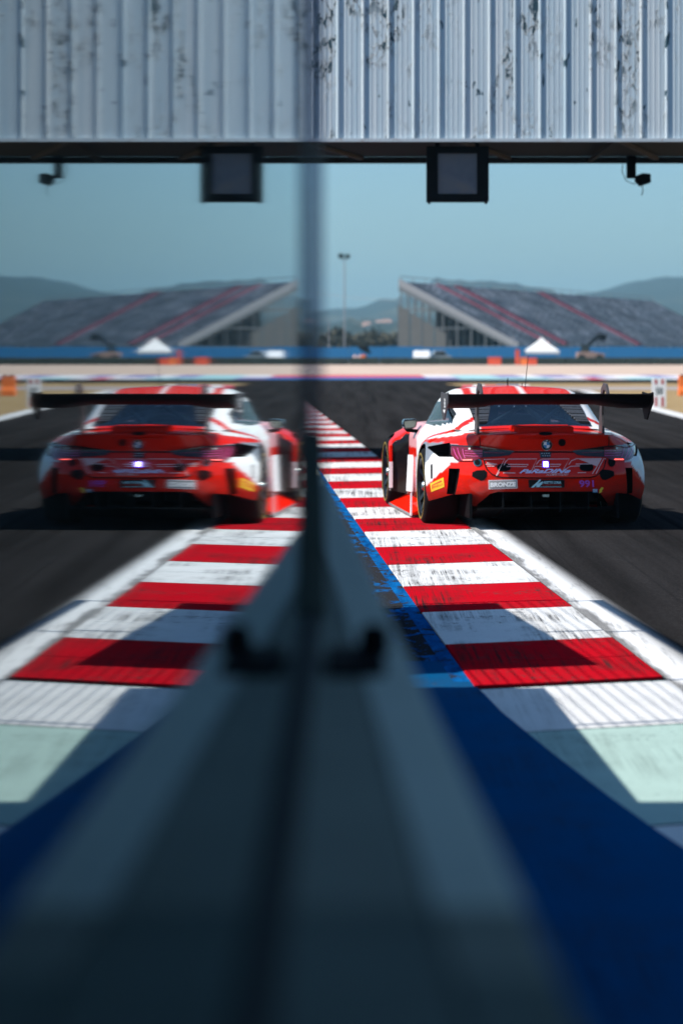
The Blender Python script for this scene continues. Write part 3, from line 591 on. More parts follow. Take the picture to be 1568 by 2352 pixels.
mb = MB(); vs = [(0, 0, .62)] + [(.78 * math.cos(k * .785), .78 * math.sin(k * .785), .0) for k in range(8)]; mb.add(vs, [(0, 1 + k, 1 + (k + 1) % 8) for k in range(8)])
o = mb.build('canopy', M['black'], pr, loc=(.05, 0, 1.42)); o.rotation_euler = (.25, .45, 0); MB().bar((0, 0, 0), (.1, 0, 1.9), .05).build('pole', M['steel'], pr)
od = thing('drum', 'orange drum under the black parasol behind the barrier', 'drum', (pp.x - .02, 274.4, 0)); MB().lathe([(0, 0), (0, .28), (.45, .29), (.9, .28), (.92, .25), (.92, 0)], 'z', 16).build('body', M['orange'], od, smooth=40); MB().lathe([(.92, .0), (.921, .26), (.95, .24), (.95, 0)], 'z', 16).build('lid', M['redp'], od, smooth=40)
for dx, lab in ((-.95, 'pinkish white sack left of the orange drum, farther from it'), (-.48, 'pinkish white sack leaning against the orange drum')):
    sb = thing('sack', lab, 'sack', (pp.x + dx, 274.3, 0)); MB().lathe([(0, 0), (0, .22), (.3, .27), (.6, .25), (.82, .14), (.9, 0)], 'z', 12).build('body', plain('sack_cloth', (.66, .42, .36), .8), sb, smooth=60); MB().lathe([(.86, 0), (.86, .05), (.98, .07), (.98, 0)], 'z', 8).build('tied_neck', M['canvas'], sb)
def mast(px, ytop, Y, label, heads):
    p = wp(px, ytop, Y); t = thing('light_mast', label, 'mast', (p.x, Y, 0)); MB().tube([(0, 0, 0), (0, 0, p.z * .5), (0, 0, p.z)], [.09, .075, .06], 8).build('pole', M['pole'], t, smooth=40)
    if heads:
        MB().bar((-.55, 0, p.z), (.55, 0, p.z), .09).build('crossbar', M['pole'], t)
        for x, s in ((-.42, .34), (.36, .30)): MB().box(x - s, x + s, -.2, .2, p.z + .06, p.z + .06 + s * 1.6).build('lamp_head', M['lampd'], t, bevel=.06)
mast(791, 594, 320, 'tall slim light mast with two dark lamp heads', True)
mast(754, 735, 330, 'shorter bare pole close to the clear panel edge', False)
mast(1178, 770, 300, 'short bare pole in front of the dark end of the grandstand', False)
cb = MB().tube([wp(560, 655, 520), wp(745, 676, 500), wp(830, 686, 490), wp(930, 692, 480)], .035, 5).build('overhead_cable', M['pole']); tag(cb, 'thin overhead cable crossing the sky behind the light mast', 'cable')
# distance board
bp_ = Vector(gp(1512.5, 937)); bs = bp_.y / FPX; bw, bh = 33 * bs, 67 * bs
db = thing('distance_board', 'white board with red stripes and the number 50 on the dry grass', 'sign', (bp_.x, bp_.y, .01))
MB().box(-bw / 2, bw / 2, 0, .05, .0, bh).build('board', M['white'], db, bevel=.006)
for x in (-.22, .24):
    for z0, z1 in ((.04, .36), (.80, .97)): MB().box(bw * x - .032, bw * x + .032, -.004, .0, bh * z0, bh * z1).build('red_stripe', M['dred'], db)
def text_mesh(txt, size=1.0, shear=0.0, off=0.0, spacing=1.0):
    cu = bpy.data.curves.new('text', 'FONT'); cu.body = txt; cu.size = size; cu.shear = shear; cu.offset = off; cu.space_character = spacing
    cu.resolution_u = 3; cu.align_x = 'LEFT'
    o = bpy.data.objects.new('text', cu); COL.objects.link(o); bpy.context.view_layer.update()
    me = bpy.data.meshes.new_from_object(o.evaluated_get(bpy.context.evaluated_depsgraph_get())); bpy.data.objects.remove(o); bpy.data.curves.remove(cu)
    v = np.array([tuple(x.co)[:2] for x in me.vertices]); f = [tuple(p.vertices) for p in me.polygons]; bpy.data.meshes.remove(me)
    v -= v.min(0); v /= v.max(0); return v, f
v, f_ = text_mesh('50', off=.03)
MB().add([(bw * (-.24 + .5 * x), -.005, bh * (.44 + .25 * y)) for x, y in v], f_).build('number', M['lampd'], db, recalc=False)

# ------------------------------------------------------------------ the race car (local: x right, y forward, z up, origin under the rear axle)
car = thing('race_car', 'red and white racing coupe with a tall black rear wing riding the kerb', 'race car', (CX, CY, CAR_Z), -TH)
def mono(P, n, sym0=True):                                   # monotone cubic through control points along axis 0
    P = np.asarray(P, float); d = np.diff(P, axis=0); m = np.zeros_like(P)
    a, b = d[:-1], d[1:]; s = a * b > 0
    with np.errstate(divide='ignore', invalid='ignore'): hm = np.where(s, 2 * a * b / (a + b), 0)
    m[1:-1] = hm; m[0] = d[0]; m[-1] = d[-1]
    if sym0: m[0, ..., 1:] = 0; m[-1, ..., 1:] = 0
    out = []
    for i in range(len(P) - 1):
        k = n[i] if isinstance(n, (list, tuple)) else n
        for t in np.linspace(0, 1, k, endpoint=False):
            h = (2 * t**3 - 3 * t**2 + 1, t**3 - 2 * t**2 + t, -2 * t**3 + 3 * t**2, t**3 - t**2)
            out.append(h[0] * P[i] + h[1] * m[i] + h[2] * P[i + 1] + h[3] * m[i + 1])
    out.append(P[-1]); return np.array(out)
ZL = [.20, .34, .47, .58, .70, .775, .835]
def colm(r, u, z=None):
    r = r if isinstance(r, list) else [r] * 7; u = u if isinstance(u, list) else [u] * 7; z = z or ZL
    return list(zip(r, u, z))
CT = [
    colm(0.0, [-.86, -.955, -.965, -.925, -.885, -.915, -.955]),
    colm(.30, [-.85, -.950, -.960, -.920, -.880, -.910, -.948]),
    colm([.50, .53, .54, .545, .55, .54, .51], [-.80, -.915, -.930, -.895, -.855, -.875, -.900]),
    colm([.63, .69, .71, .715, .71, .665, .605], [-.74, -.82, -.83, -.79, -.74, -.77, -.82], [.20, .34, .47, .58, .70, .775, .832]),
    colm([.77, .82, .845, .855, .83, .765, .65], [-.62, -.66, -.65, -.62, -.57, -.58, -.64], [.22, .34, .47, .58, .70, .775, .838]),
    colm([.90, .935, .945, .945, .91, .825, .68], [-.48, -.50, -.48, -.45, -.38, -.36, -.40], [.22, .34, .47, .58, .70, .778, .848]),
    colm([.965, .995, 1.0, .99, .955, .87, .70], [-.36, -.36, -.34, -.30, -.22, -.18, -.16], [.22, .34, .47, .58, .705, .78, .86]),
    colm([.98, 1.0, 1.0, 1.0, .97, .885, .715], .06, [.2, .34, .47, .6, .715, .785, .865]),
    colm([.965, .985, .985, .975, .945, .87, .725], .36, [.17, .32, .47, .6, .71, .785, .865]),
    colm([.88, .87, .87, .87, .86, .82, .735], .75, [.12, .3, .45, .58, .70, .78, .86]),
    colm([.82, .82, .82, .83, .83, .80, .735], 1.3, [.12, .3, .45, .58, .70, .78, .86]),
    colm([.82, .82, .82, .83, .83, .80, .735], 2.0, [.12, .3, .45, .58, .70, .78, .86]),
    colm([.84, .82, .82, .82, .82, .815, .74], 2.44, [.14, .3, .44, .55, .66, .75, .86]),
    colm([1.0, 1.0, 1.0, 1.0, .985, .905, .74], 2.50, [.17, .3, .42, .53, .635, .705, .85]),
    colm([1.02, 1.02, 1.02, 1.02, 1.005, .93, .74], 2.95, [.17, .3, .42, .53, .655, .72, .83]),
    colm([1.0, 1.0, 1.0, 1.0, .98, .90, .70], 3.36, [.14, .26, .37, .48, .59, .65, .74]),
    colm([.92, .93, .93, .92, .90, .82, .62], 3.7, [.12, .22, .32, .42, .52, .58, .66]),
    colm([.5, .5, .5, .5, .48, .45, .4], 3.95, [.12, .2, .28, .36, .44, .50, .57]),
    colm(0.0, 4.0, [.12, .2, .28, .36, .44, .50, .56]),
]
cg = mono(np.array(CT), [8, 8, 8, 8, 8, 8, 10, 8, 8, 8, 8, 8, 3, 8, 8, 6, 5, 5])              # along the contour
gg = np.swapaxes(mono(np.swapaxes(cg, 0, 1), [6, 7, 7, 7, 6, 5], sym0=False), 0, 1)              # up the side: [column][level]
nc, nl = gg.shape[:2]
def under_cabin(u): return -.36 < u < 2.15
vs = []; fs = []; ix = {}
def vid(p):
    k = (round(p[0], 5), round(p[1], 5), round(p[2], 5))
    if k not in ix: ix[k] = len(vs); vs.append(tuple(p))
    return ix[k]
def quad(*ps):
    q = []
    for p in ps:
        i = vid(p)
        if i not in q: q.append(i)
    if len(q) > 2: fs.append(q)
def mir(p): return (-p[0], p[1], p[2])
for i in range(nc - 1):
    for j in range(nl - 1):
        a, b, c, d = gg[i][j], gg[i + 1][j], gg[i + 1][j + 1], gg[i][j + 1]
        quad(a, b, c, d); quad(mir(d), mir(c), mir(b), mir(a))
NS = 8
def cap(p, k, top):
    s = k / NS; z = p[2] + (.034 * (1 - s * s) * min(1, p[0] / .5) if top else 0); return (p[0] * s, p[1], z)
for i in range(nc - 1):
    for lev, top in ((nl - 1, True), (0, False)):
        for k in range(NS):
            a, b, c, d = cap(gg[i][lev], k, top), cap(gg[i][lev], k + 1, top), cap(gg[i + 1][lev], k + 1, top), cap(gg[i + 1][lev], k, top)
            quad(a, b, c, d); quad(mir(d), mir(c), mir(b), mir(a))
body0 = bpy.data.meshes.new('body'); body0.from_pydata(vs, [], fs)
bm = bmesh.new(); bm.from_mesh(body0); bmesh.ops.recalc_face_normals(bm, faces=bm.faces); bm.to_mesh(body0); bm.free()
bvh_body = BVHTree.FromPolygons([v.co for v in body0.vertices], [tuple(p.vertices) for p in body0.polygons])
# cabin
CB = [(-.42, [(.66, .84), (.60, .862), (.53, .872), (0, .885)]), (-.35, [(.67, .84), (.605, .875), (.527, .889), (0, .912)]), (0, [(.71, .845), (.64, .93), (.522, .985), (0, 1.015)]),
      (.3, [(.725, .845), (.648, 1.0), (.508, 1.08), (0, 1.105)]), (.65, [(.735, .845), (.662, 1.065), (.50, 1.165), (0, 1.185)]), (1.0, [(.74, .845), (.668, 1.09), (.485, 1.215), (0, 1.240)]),
      (1.4, [(.74, .845), (.66, 1.085), (.48, 1.21), (0, 1.245)]), (1.75, [(.735, .845), (.655, 1.01), (.49, 1.12), (0, 1.165)]), (2.2, [(.70, .845), (.65, .87), (.52, .89), (0, .92)])]
cc_ = np.array([[(r, u, z) for r, z in p] for u, p in CB])
cc_ = mono(cc_, [4, 12, 14, 10, 8, 8, 8, 8], sym0=False)
cc_ = np.swapaxes(mono(np.swapaxes(cc_, 0, 1), [9, 9, 12], sym0=False), 0, 1)
def inside(p, poly):
    x, y = p; c = False
    for i in range(len(poly)):
        (x0, y0), (x1, y1) = poly[i - 1], poly[i]
        if (y0 > y) != (y1 > y) and x < (x1 - x0) * (y - y0) / (y1 - y0) + x0: c = not c
    return c
SIDEW = [(2.10, .80), (1.62, 1.085), (.95, 1.105), (.46, 1.055), (.22, .99), (.16, .91), (1.0, .86)]
sh, rw, sw, sw2, ws = MB(), MB(), MB(), MB(), MB()
for i in range(len(cc_) - 1):
    for j in range(cc_.shape[1] - 1):
        q = [cc_[i][j], cc_[i + 1][j], cc_[i + 1][j + 1], cc_[i][j + 1]]; c = sum(q) / 4
        t = sh
        if j >= 18 and -.345 < c[1] < .30: t = rw
        elif j >= 18 and c[1] > 1.5: t = ws
        elif j < 18 and inside((c[1], c[2]), SIDEW): t = sw
        t.add(q, [(0, 1, 2, 3)]); (sw2 if t is sw else t).add([mir(p) for p in q], [(3, 2, 1, 0)])
def weld(o, d=.0005):
    bm = bmesh.new(); bm.from_mesh(o.data); bmesh.ops.remove_doubles(bm, verts=bm.verts, dist=d); bmesh.ops.recalc_face_normals(bm, faces=bm.faces); bm.to_mesh(o.data); bm.free()
    o.data.polygons.foreach_set('use_smooth', [True] * len(o.data.polygons)); o.data.set_sharp_from_angle(angle=math.radians(42)); return o
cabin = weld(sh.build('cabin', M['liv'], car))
for o in (rw.build('rear_window', M['cglass'], car), sw.build('side_windows', M['sglass'], car), sw2.build('side_window', M['sglass'], car), ws.build('windscreen', M['sglass'], car)): weld(o)
bpy.data.objects['side_windows'].name = 'side_window'
av = [v.co.copy() for v in body0.vertices]; af = [tuple(p.vertices) for p in body0.polygons]; nb = len(av)
for me in (cabin.data, bpy.data.objects['rear_window'].data, bpy.data.objects['side_window'].data, bpy.data.objects['side_window.001'].data):
    k = len(av); av += [v.co.copy() for v in me.vertices]; af += [tuple(i + k for i in p.vertices) for p in me.polygons]
bvh = BVHTree.FromPolygons(av, af)
# colours of the livery, as a function of place on the car
def livery(r, u, z, cab=False):
    a = abs(r)
    stripe = .755 + .165 * (.39 - u) + max(0, .72 - a) * .62
    if cab:
        if a > .50:
            if u > 1.5 and z > .9: return BLACK
            return RED if abs(z - stripe) < .026 and u < .6 else WHITE
        if u > .3:
            if 0 < r < .06 or -.41 < r < -.34: return WHITE
            if .06 < r < .08: return (.75, .45, .05)
        return RED
    if z > .8 and under_cabin(u) and a < .70: return BLACK
    if a > .74 and u < .12 and z < .78 and u > -.9:
        k = min(1, max(0, (a - .80) / .185)); zl = .59 - k * .215; zu = .655 - max(0, a - .93) * 1.5
        if zl < z < zu: return WHITE
        if zu <= z < .745: return GREY
        if z < .745: return RED
    if u < .45 and a > .56 and z > .7:
        line = .730 + (.42 - u) * .088
        if z > line + .008: return RED if abs(z - stripe) < .022 and u > -.35 else (WHITE if u > -.55 else RED)
        if u < -.42 or z > line - .045: return RED
        return GREY
    if .10 <= u < 2.44:
        lo = .80 - .235 * (u - .45); 
        if z > lo and u < 1.75: return RED if abs(z - stripe) < .02 and u < 1.0 else WHITE
        if z < .54: return RED if z < .24 else ((.45, .30, .55) if z < .34 else (.62, .60, .64)) if u < 1.9 else RED
        if u > 1.3: return GREY if u < 1.75 else PINK if z > .62 else RED
        return RED
    if 2.44 <= u < 2.56: return RED if z > .45 else WHITE
    return RED
def paint(o, cab=False, orig=None):
    me = o.data; col = me.color_attributes.new('livery', 'FLOAT_COLOR', 'CORNER'); out = np.ones((len(me.loops), 4), np.float32)
    for p in me.polygons:
        inner = False
        if orig is not None:
            n = orig.find_nearest(p.center); inner = n[3] is not None and n[3] > .004
            if 2.43 < p.center.y < 2.50 and abs(p.normal.y) > .55: inner = True
        for li in p.loop_indices:
            c = me.vertices[me.loops[li].vertex_index].co
            out[li, :3] = BLACK if inner else livery(c.x, c.y, c.z, cab)
    col.data.foreach_set('color', out.ravel())
paint(cabin, True)
# openings cut through the shell
cut = MB()
for s in (-1, 1):
    for u in (0.0, 2.917): cut.lathe([(s * .56, 0), (s * .56, .385), (s * 1.4, .385), (s * 1.4, 0)], 'x', 48, (0, u, .345))
    cut.prism([(s * r, -1.15, z) for r, z in ((.655, .03), (.655, .318), (.80, .298), (.975, .226), (1.2, .2), (1.2, .03))], (0, 1.02, 0))
    v1 = [L(*p, -.62) for p in ((1028, 1075), (1050, 1074), (1042, 1135), (1025, 1135))]
    cut.prism([(s * -r, -.92, z) for r, z in v1], (0, .50, 0))
    v2 = [L(*p, -.40) for p in ((984, 1028), (1027, 1015), (1031, 1034), (1031, 1047), (1003, 1048))]
    cut.prism([(s * -r, -.80, z) for r, z in v2], (0, .58, 0))
cut.prism([(r, -1.3, z) for r, z in ((-.60, .05), (-.585, .215), (-.49, .318), (-.42, .338), (.42, .338), (.49, .318), (.585, .215), (.60, .05))], (0, 1.0, 0))
co = cut.build('cutter', None); bo = link('body', body0, None)
md = bo.modifiers.new('cut', 'BOOLEAN'); md.object = co; md.operation = 'DIFFERENCE'; md.solver = 'EXACT'; md.use_self = True
bpy.context.view_layer.update()
me = bpy.data.meshes.new_from_object(bo.evaluated_get(bpy.context.evaluated_depsgraph_get())); bo.modifiers.clear()
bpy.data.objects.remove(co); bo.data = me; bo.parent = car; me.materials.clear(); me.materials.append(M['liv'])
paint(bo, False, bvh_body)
me.polygons.foreach_set('use_smooth', [True] * len(me.polygons)); me.set_sharp_from_angle(angle=math.radians(38))
# stickers, lamps, holes: shapes measured in the photograph, laid on the shell where the line of sight meets it
Rm = Matrix.Rotation(-TH, 3, 'Z').transposed(); EYE = Rm @ (Vector((0, 0, CAM_H)) - Vector((CX, CY, CAR_Z)))
def ray(px, py): return (Rm @ Vector(((px - VX) / FPX, 1, -(py - VY) / FPX))).normalized()
def on_shell(px, py, off=0.0):
    d = ray(px, py); h = bvh.ray_cast(EYE, d)
    t = h[3] if h[0] is not None and h[3] < 26.2 else (-.86 - EYE.y) / d.y
    return EYE + d * (t - off)
def to_px(p):
    w = Matrix.Rotation(-TH, 3, 'Z') @ Vector(p) + Vector((CX, CY, CAR_Z)); return (VX + FPX * w.x / w.y, VY - FPX * (w.z - CAM_H) / w.y)
def mirror_px(poly, u=-.80):
    return [to_px((-L(x, y, u)[0] + .006, u, L(x, y, u)[1])) for x, y in poly][::-1]
def decal(name, poly, mat, off=.004, parent=None, thick=.012, fine=6, faces=None, smooth=50):
    bm = bmesh.new(); vv = [bm.verts.new((x, y, 0)) for x, y in poly]
    if faces is None: bm.faces.new(vv)
    else:
        for f in faces:
            try: bm.faces.new([vv[i] for i in f])
            except ValueError: pass
    bmesh.ops.triangulate(bm, faces=bm.faces[:])
    if fine:
        for _ in range(4):
            e = [e for e in bm.edges if e.calc_length() > fine]
            if not e: break
            bmesh.ops.subdivide_edges(bm, edges=e, cuts=1); bmesh.ops.triangulate(bm, faces=bm.faces[:])
    bm.verts.ensure_lookup_table(); n0 = len(bm.verts); pos = [on_shell(v.co.x, v.co.y, off) for v in bm.verts]
    border = [e for e in bm.edges if len(e.link_faces) == 1]
    for v, p in zip(bm.verts, pos): v.co = p
    if thick:
        g = bmesh.ops.extrude_edge_only(bm, edges=border)
        for x in g['geom']:
            if isinstance(x, bmesh.types.BMVert): x.co += (x.co - EYE).normalized() * thick
    for f in bm.faces: f.normal_update()
    bmesh.ops.recalc_face_normals(bm, faces=bm.faces)
    me = bpy.data.meshes.new(name); bm.to_mesh(me); bm.free(); me.materials.append(mat)
    me.polygons.foreach_set('use_smooth', [True] * len(me.polygons)); me.set_sharp_from_angle(angle=math.radians(smooth))
    return link(name, me, parent or car)
def ribbon(pts, w):                                          # outline of a line of width w (px)
    P = [Vector(p) for p in pts]; a = []; b = []
    for i, p in enumerate(P):
        t = (P[min(i + 1, len(P) - 1)] - P[max(i - 1, 0)]).normalized(); n = Vector((-t.y, t.x)) * w / 2; a.append(p + n); b.append(p - n)
    return [tuple(p) for p in a + b[::-1]]
def oval(cx, cy, rx, ry, n=24, rot=0.0, sq=2.0):
    out = []
    for k in range(n):
        c, s = math.cos(2 * math.pi * k / n), math.sin(2 * math.pi * k / n); x = rx * math.copysign(abs(c) ** (2 / sq), c); y = ry * math.copysign(abs(s) ** (2 / sq), s)
        out.append((cx + x * math.cos(rot) - y * math.sin(rot), cy + x * math.sin(rot) + y * math.cos(rot)))
    return out
def text(name, txt, quad_, mat, off=.006, shear=0, bold=0.0, parent=None, spacing=1.0):
    v, f = text_mesh(txt, 1, shear, bold, spacing); (x0, y0), (x1, y1), (x2, y2), (x3, y3) = quad_            # bl, br, tr, tl
    poly = [((1 - b) * ((1 - a) * x0 + a * x1) + b * ((1 - a) * x3 + a * x2), (1 - b) * ((1 - a) * y0 + a * y1) + b * ((1 - a) * y3 + a * y2)) for a, b in v]
    return decal(name, poly, mat, off, parent, 0, 0, f)
def q5(x0, y0, x1, y1): return [c5(x0, y1), c5(x1, y1), c5(x1, y0), c5(x0, y0)]
# tail lamps
TL = [c5(*p) for p in [(0, 375), (-4, 320), (2, 296), (60, 292), (160, 300), (300, 312), (300, 404), (215, 436), (120, 438), (62, 436), (30, 415)]]
TI = [c5(*p) for p in [(300, 312), (420, 328), (540, 345), (595, 352), (560, 382), (460, 396), (300, 405)]]
LIT = [c5(*p) for p in [(110, 424), (200, 422), (200, 432), (112, 433)]]
LIN = [c5(*p) for p in [(316, 352), (520, 360), (505, 366), (316, 362)]]
for k, f in enumerate((lambda p: p, mirror_px)):
    t = decal('tail_lamp', f(TL), M['tail'], .016, thick=.03); decal('inner_lens', f(TI), M['tailb'], .012, t, .02)
    decal('lit_line', f(LIT), M['taill'], .020, t, 0); decal('light_guide', f(LIN), M['tail'], .016, t, 0)
    for a, b in (((22, 318), (70, 420)), ((60, 312), (104, 428)), ((110, 322), (134, 412))): decal('light_bar', f(ribbon([c5(*a), c5((a[0] + b[0]) / 2 - 6, (a[1] + b[1]) / 2), c5(*b)], 1.5)), M['tailm'], .019, t, 0, 4)
    for y in (338, 362, 386): decal('light_bar', f(ribbon([c5(130, y), c5(215, y + 6), c5(296, y + 4)], 1.0)), M['tailm'], .019, t, 0, 4)
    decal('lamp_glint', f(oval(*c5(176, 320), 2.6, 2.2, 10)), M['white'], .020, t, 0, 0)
    decal('lens_surround_line', f(ribbon([c5(*p) for p in [(-6, 288), (160, 296), (300, 306), (440, 326), (600, 348)]], 3.0)), M['gloss'], .018, t, .012)  # gloss black surround along the top of the lens
decal('boot_groove', ribbon([c5(590, 352), c5(905, 352), c5(1205, 352)], 3.2), M['black'], .004)
seam = [(310, 418), (322, 470), (345, 520), (390, 566), (440, 587), (490, 597), (905, 603), (1320, 598), (1380, 584), (1430, 548), (1462, 500), (1482, 418)]
decal('boot_seam', ribbon([c5(*p) for p in seam], 2.6), M['black'], .004)
for x in ((270, 205, 285, 330), (1510, 205, 1505, 330)): decal('panel_gap', ribbon([c5(x[0], x[1]), c5(x[2], x[3])], 2.0), M['black'], .004)
# bumper holes and lamps
for p in ([(205, 545), (245, 528), (320, 524), (345, 545), (340, 590), (318, 622), (285, 628), (240, 608), (200, 585)],):
    P = [c5(*q) for q in p]; decal('bumper_duct', P, M['black'], .003); decal('bumper_duct', mirror_px(P), M['black'], .003)
P = oval(*c5(505, 499), 16, 9.2, sq=2.6, rot=-.05); decal('boot_duct', P, M['black'], .004); decal('boot_duct', oval(*c5(1294, 497), 16.2, 9.6, sq=2.6, rot=.05), M['black'], .004)
t = decal('round_lamp', oval(*c5(252, 452), 9.6, 9.0), M['teal'], .010, thick=.02); decal('lamp_well', oval(*c5(252, 452), 6.4, 6.0), M['black'], .013, t, 0)
decal('round_lamp', oval(*c5(1535, 448), 8.6, 11), M['black'], .008, thick=.015)
decal('filler_hole', oval(*c5(1060, 262), 8.6, 8.6), M['black'], .004)
# badge
bx, by = c5(914, 286); bg_ = decal('badge', oval(bx, by, 12.2, 12.2, 32), M['gloss'], .010, thick=.018)
decal('badge_rim', ribbon([(bx + 12.0 * math.cos(k * .262), by + 12.0 * math.sin(k * .262)) for k in range(25)], 1.0), M['nut'], .012, bg_, 0)
for k in range(4):
    a0 = k * math.pi / 2; pl = [(bx, by)] + [(bx + 7.6 * math.cos(a0 + j * math.pi / 10), by + 7.6 * math.sin(a0 + j * math.pi / 10)) for j in range(6)]
    decal('badge_quarter', pl, M['white'] if k % 2 == 0 else M['bblue'], .012, bg_, 0)
for ch, dx in (('B', -6.2), ('M', 0), ('W', 6.2)):
    y = by - 9.6 + abs(dx) * .42; text('badge_letter', ch, [(bx + dx - 1.8, y + 1.6), (bx + dx + 1.8, y + 1.6), (bx + dx + 1.8, y - 1.7), (bx + dx - 1.8, y - 1.7)], M['white'], .013, parent=bg_)
t = decal('lamp_cluster', [c5(*p) for p in [(846, 354), (956, 354), (950, 408), (852, 408)]], M['gloss'], .008)
for i in range(4):
    for j in range(2): decal('led', oval(*c5(868 + i * 22 + 10 * j, 366 + j * 22), 1.5, 1.4, 10), M['grey'], .011, t, 0, 0)
t = decal('rain_light', [c5(*p) for p in [(872, 436), (936, 436), (938, 502), (874, 502)]], M['blueled'], .010); decal('light_face', [c5(*p) for p in [(882, 445), (927, 445), (929, 493), (884, 493)]], M['rain'], .014, t, 0)
# outlined digits across the boot, lettering, plates
for pts in ([(312, 424), (512, 418), (430, 580)], [(330, 470), (425, 472), (410, 488), (345, 487)], [(340, 455), (440, 470)], [(505, 478), (525, 440), (548, 420), (820, 418), (765, 540)], [(545, 470), (738, 472), (720, 492), (530, 490)], [(795, 512), (800, 490), (1030, 490), (1050, 470), (850, 470)],
            [(815, 470), (842, 435), (872, 420), (1132, 418), (1062, 540)], [(1125, 472), (1150, 436), (1200, 416), (1440, 414), (1395, 490), (1350, 560)], [(1190, 468), (1355, 465)], [(1105, 510), (1140, 490), (1230, 485)], [(1480, 418), (1458, 416), (1420, 488), (1385, 560)], [(496, 552), (615, 553)], [(1210, 550), (1290, 549)], [(460, 545), (434, 580)]):
    decal('digit_outline', ribbon([c5(*p) for p in pts], 1.7), M['pinkl'], .005, None, 0, 8)
text('lettering', 'PaRaDINe', [c5(650, 556), c5(1128, 554), c5(1156, 512), c5(676, 518)], M['lav'], .008, shear=.25, bold=.035)
text('lettering', '//COMPETITION//', [c5(905, 579), c5(1112, 579), c5(1126, 557), c5(914, 557)], M['pinkl'], .008, shear=.2, bold=.012)
t = decal('number_plate', [c5(*p) for p in [(746, 618), (1078, 618), (1085, 626), (1083, 688), (1076, 694), (752, 694), (745, 688), (738, 626)]], M['gloss'], .010)
for p in ([(764, 692), (822, 640), (836, 646), (790, 692)], [(800, 670), (846, 614), (860, 620), (812, 676)], [(815, 672), (830, 656), (846, 668), (876, 632), (878, 650), (838, 690), (822, 686)]):
    decal('logo_stroke', [c5(*q) for q in p], M['cyan'], .013, t, 0)
text('plate_text', 'ASSETTO CORSA', q5(880, 632, 1052, 655), M['cyan'], .013, bold=.03, parent=t); text('plate_text', 'COMPETIZIONE', q5(872, 659, 1052, 678), M['dred'], .013, bold=.02, parent=t)
decal('plate_rule', [c5(*p) for p in [(806, 684), (1055, 684), (1055, 688), (806, 688)]], M['cyan'], .013, t, 0)
t = decal('class_plate', [c5(*p) for p in [(357, 622), (632, 616), (635, 700), (360, 710)]], M['white'], .008); decal('plate_field', [c5(*p) for p in [(363, 628), (627, 622), (630, 695), (366, 704)]], M['grey'], .011, t, 0)
text('plate_text', 'BRONZE', [c5(374, 690), c5(618, 682), c5(617, 638), c5(376, 645)], M['white'], .014, bold=.055, parent=t)
text('race_number', '991', [c5(1228, 690), c5(1366, 688), c5(1362, 622), c5(1224, 622)], M['purple'], .008, bold=.02)
t = decal('tow_sticker', [c5(*p) for p in [(1354, 706), (1400, 706), (1400, 740), (1354, 740)]], M['bblue'], .008, None, 0); text('sticker_text', 'TOW', q5(1358, 710, 1396, 735), M['white'], .010, bold=.03, parent=t)
decal('tow_arrow', [c5(*p) for p in [(1440, 688), (1458, 696), (1438, 728), (1446, 732), (1416, 748), (1418, 714), (1426, 720)]], M['yel2'], .008, None, 0)
# tyre maker's sticker and slot on the left rear quarter
PX = lambda *ps: [c9(*p) for p in ps]
t = decal('quarter_sticker', PX((850, 1032), (1088, 920), (1106, 1090), (870, 1182)), M['yel'], .006, None, 0, 3)
text('sticker_text', 'PIRELLI', PX((885, 1132), (1072, 1058), (1066, 1022), (880, 1088)), M['redp'], .009, bold=.02, parent=t)
decal('sticker_rule', PX((880, 1056), (1050, 972), (1064, 996), (900, 1066), (905, 1130), (888, 1134)), M['redp'], .009, t, 0, 3)
decal('quarter_slot', PX((856, 690), (892, 680), (892, 938), (860, 944)), M['black'], .004, None, 0, 3)
# ducktail block, rear window louvres, cage, seat
dk = MB(); dk.prism([(-.245, u, z) for u, z in ((-.958, .80), (-.925, .845), (-.90, .905), (-.60, .915), (-.42, .88), (-.42, .80))], (.50, 0, 0)); dt = dk.build('ducktail', M['red'], car, bevel=.008)
decal('reversing_camera', oval(*c5(904, 176), 15.5, 4.2, sq=2.6), M['black'], .06, dt, .03)
for s in (-1, 1):
    lv = MB(); q = [(.30, .995), (.525, .985), (.53, .90), (.47, .93)]
    for k in range(9):
        t_ = k / 8; u = .27 - .46 * t_; j = np.argmin([abs(c[0][1] - u) for c in cc_]); zt = cc_[j][18][2]; wv = .20 - .09 * t_
        lv.bar((s * (.515), u, zt + .012), (s * (.515 - wv), u, zt + .016), .022, .014)
    lb = MB(); rowp = []
    for k in range(10):
        u = .285 - .56 * k / 9; j = np.argmin([abs(c[0][1] - u) for c in cc_]); zt = cc_[j][18][2]; wv = .225 - .13 * k / 9; rowp.append(((s * .524, u, zt + .004), (s * (.524 - wv), u, zt + .008)))
    vs_ = [p for a in rowp for p in a]; lb.add(vs_, [(2 * k, 2 * k + 1, 2 * k + 3, 2 * k + 2) for k in range(9)])
    lp_ = lb.build('louvre_panel', M['black'], car); lv.build('louvre_slat', M['cage'], lp_)
for p0, p1, w in (((-.45, -.25, .88), (.10, .75, 1.08), .04), ((.45, .55, 1.10), (.02, -.2, .88), .035), ((-.05, .55, 1.13), (.18, .1, .90), .05), ((.45, -.2, .88), (-.05, .6, 1.09), .035), ((-.47, .65, .87), (-.47, .65, 1.10), .045), ((.47, .65, .87), (.47, .65, 1.10), .045), ((-.47, .65, 1.10), (.47, .65, 1.10), .045)):
    MB().tube([p0, p1], w / 2, 8).build('cage_tube', M['cage'], car, smooth=40)
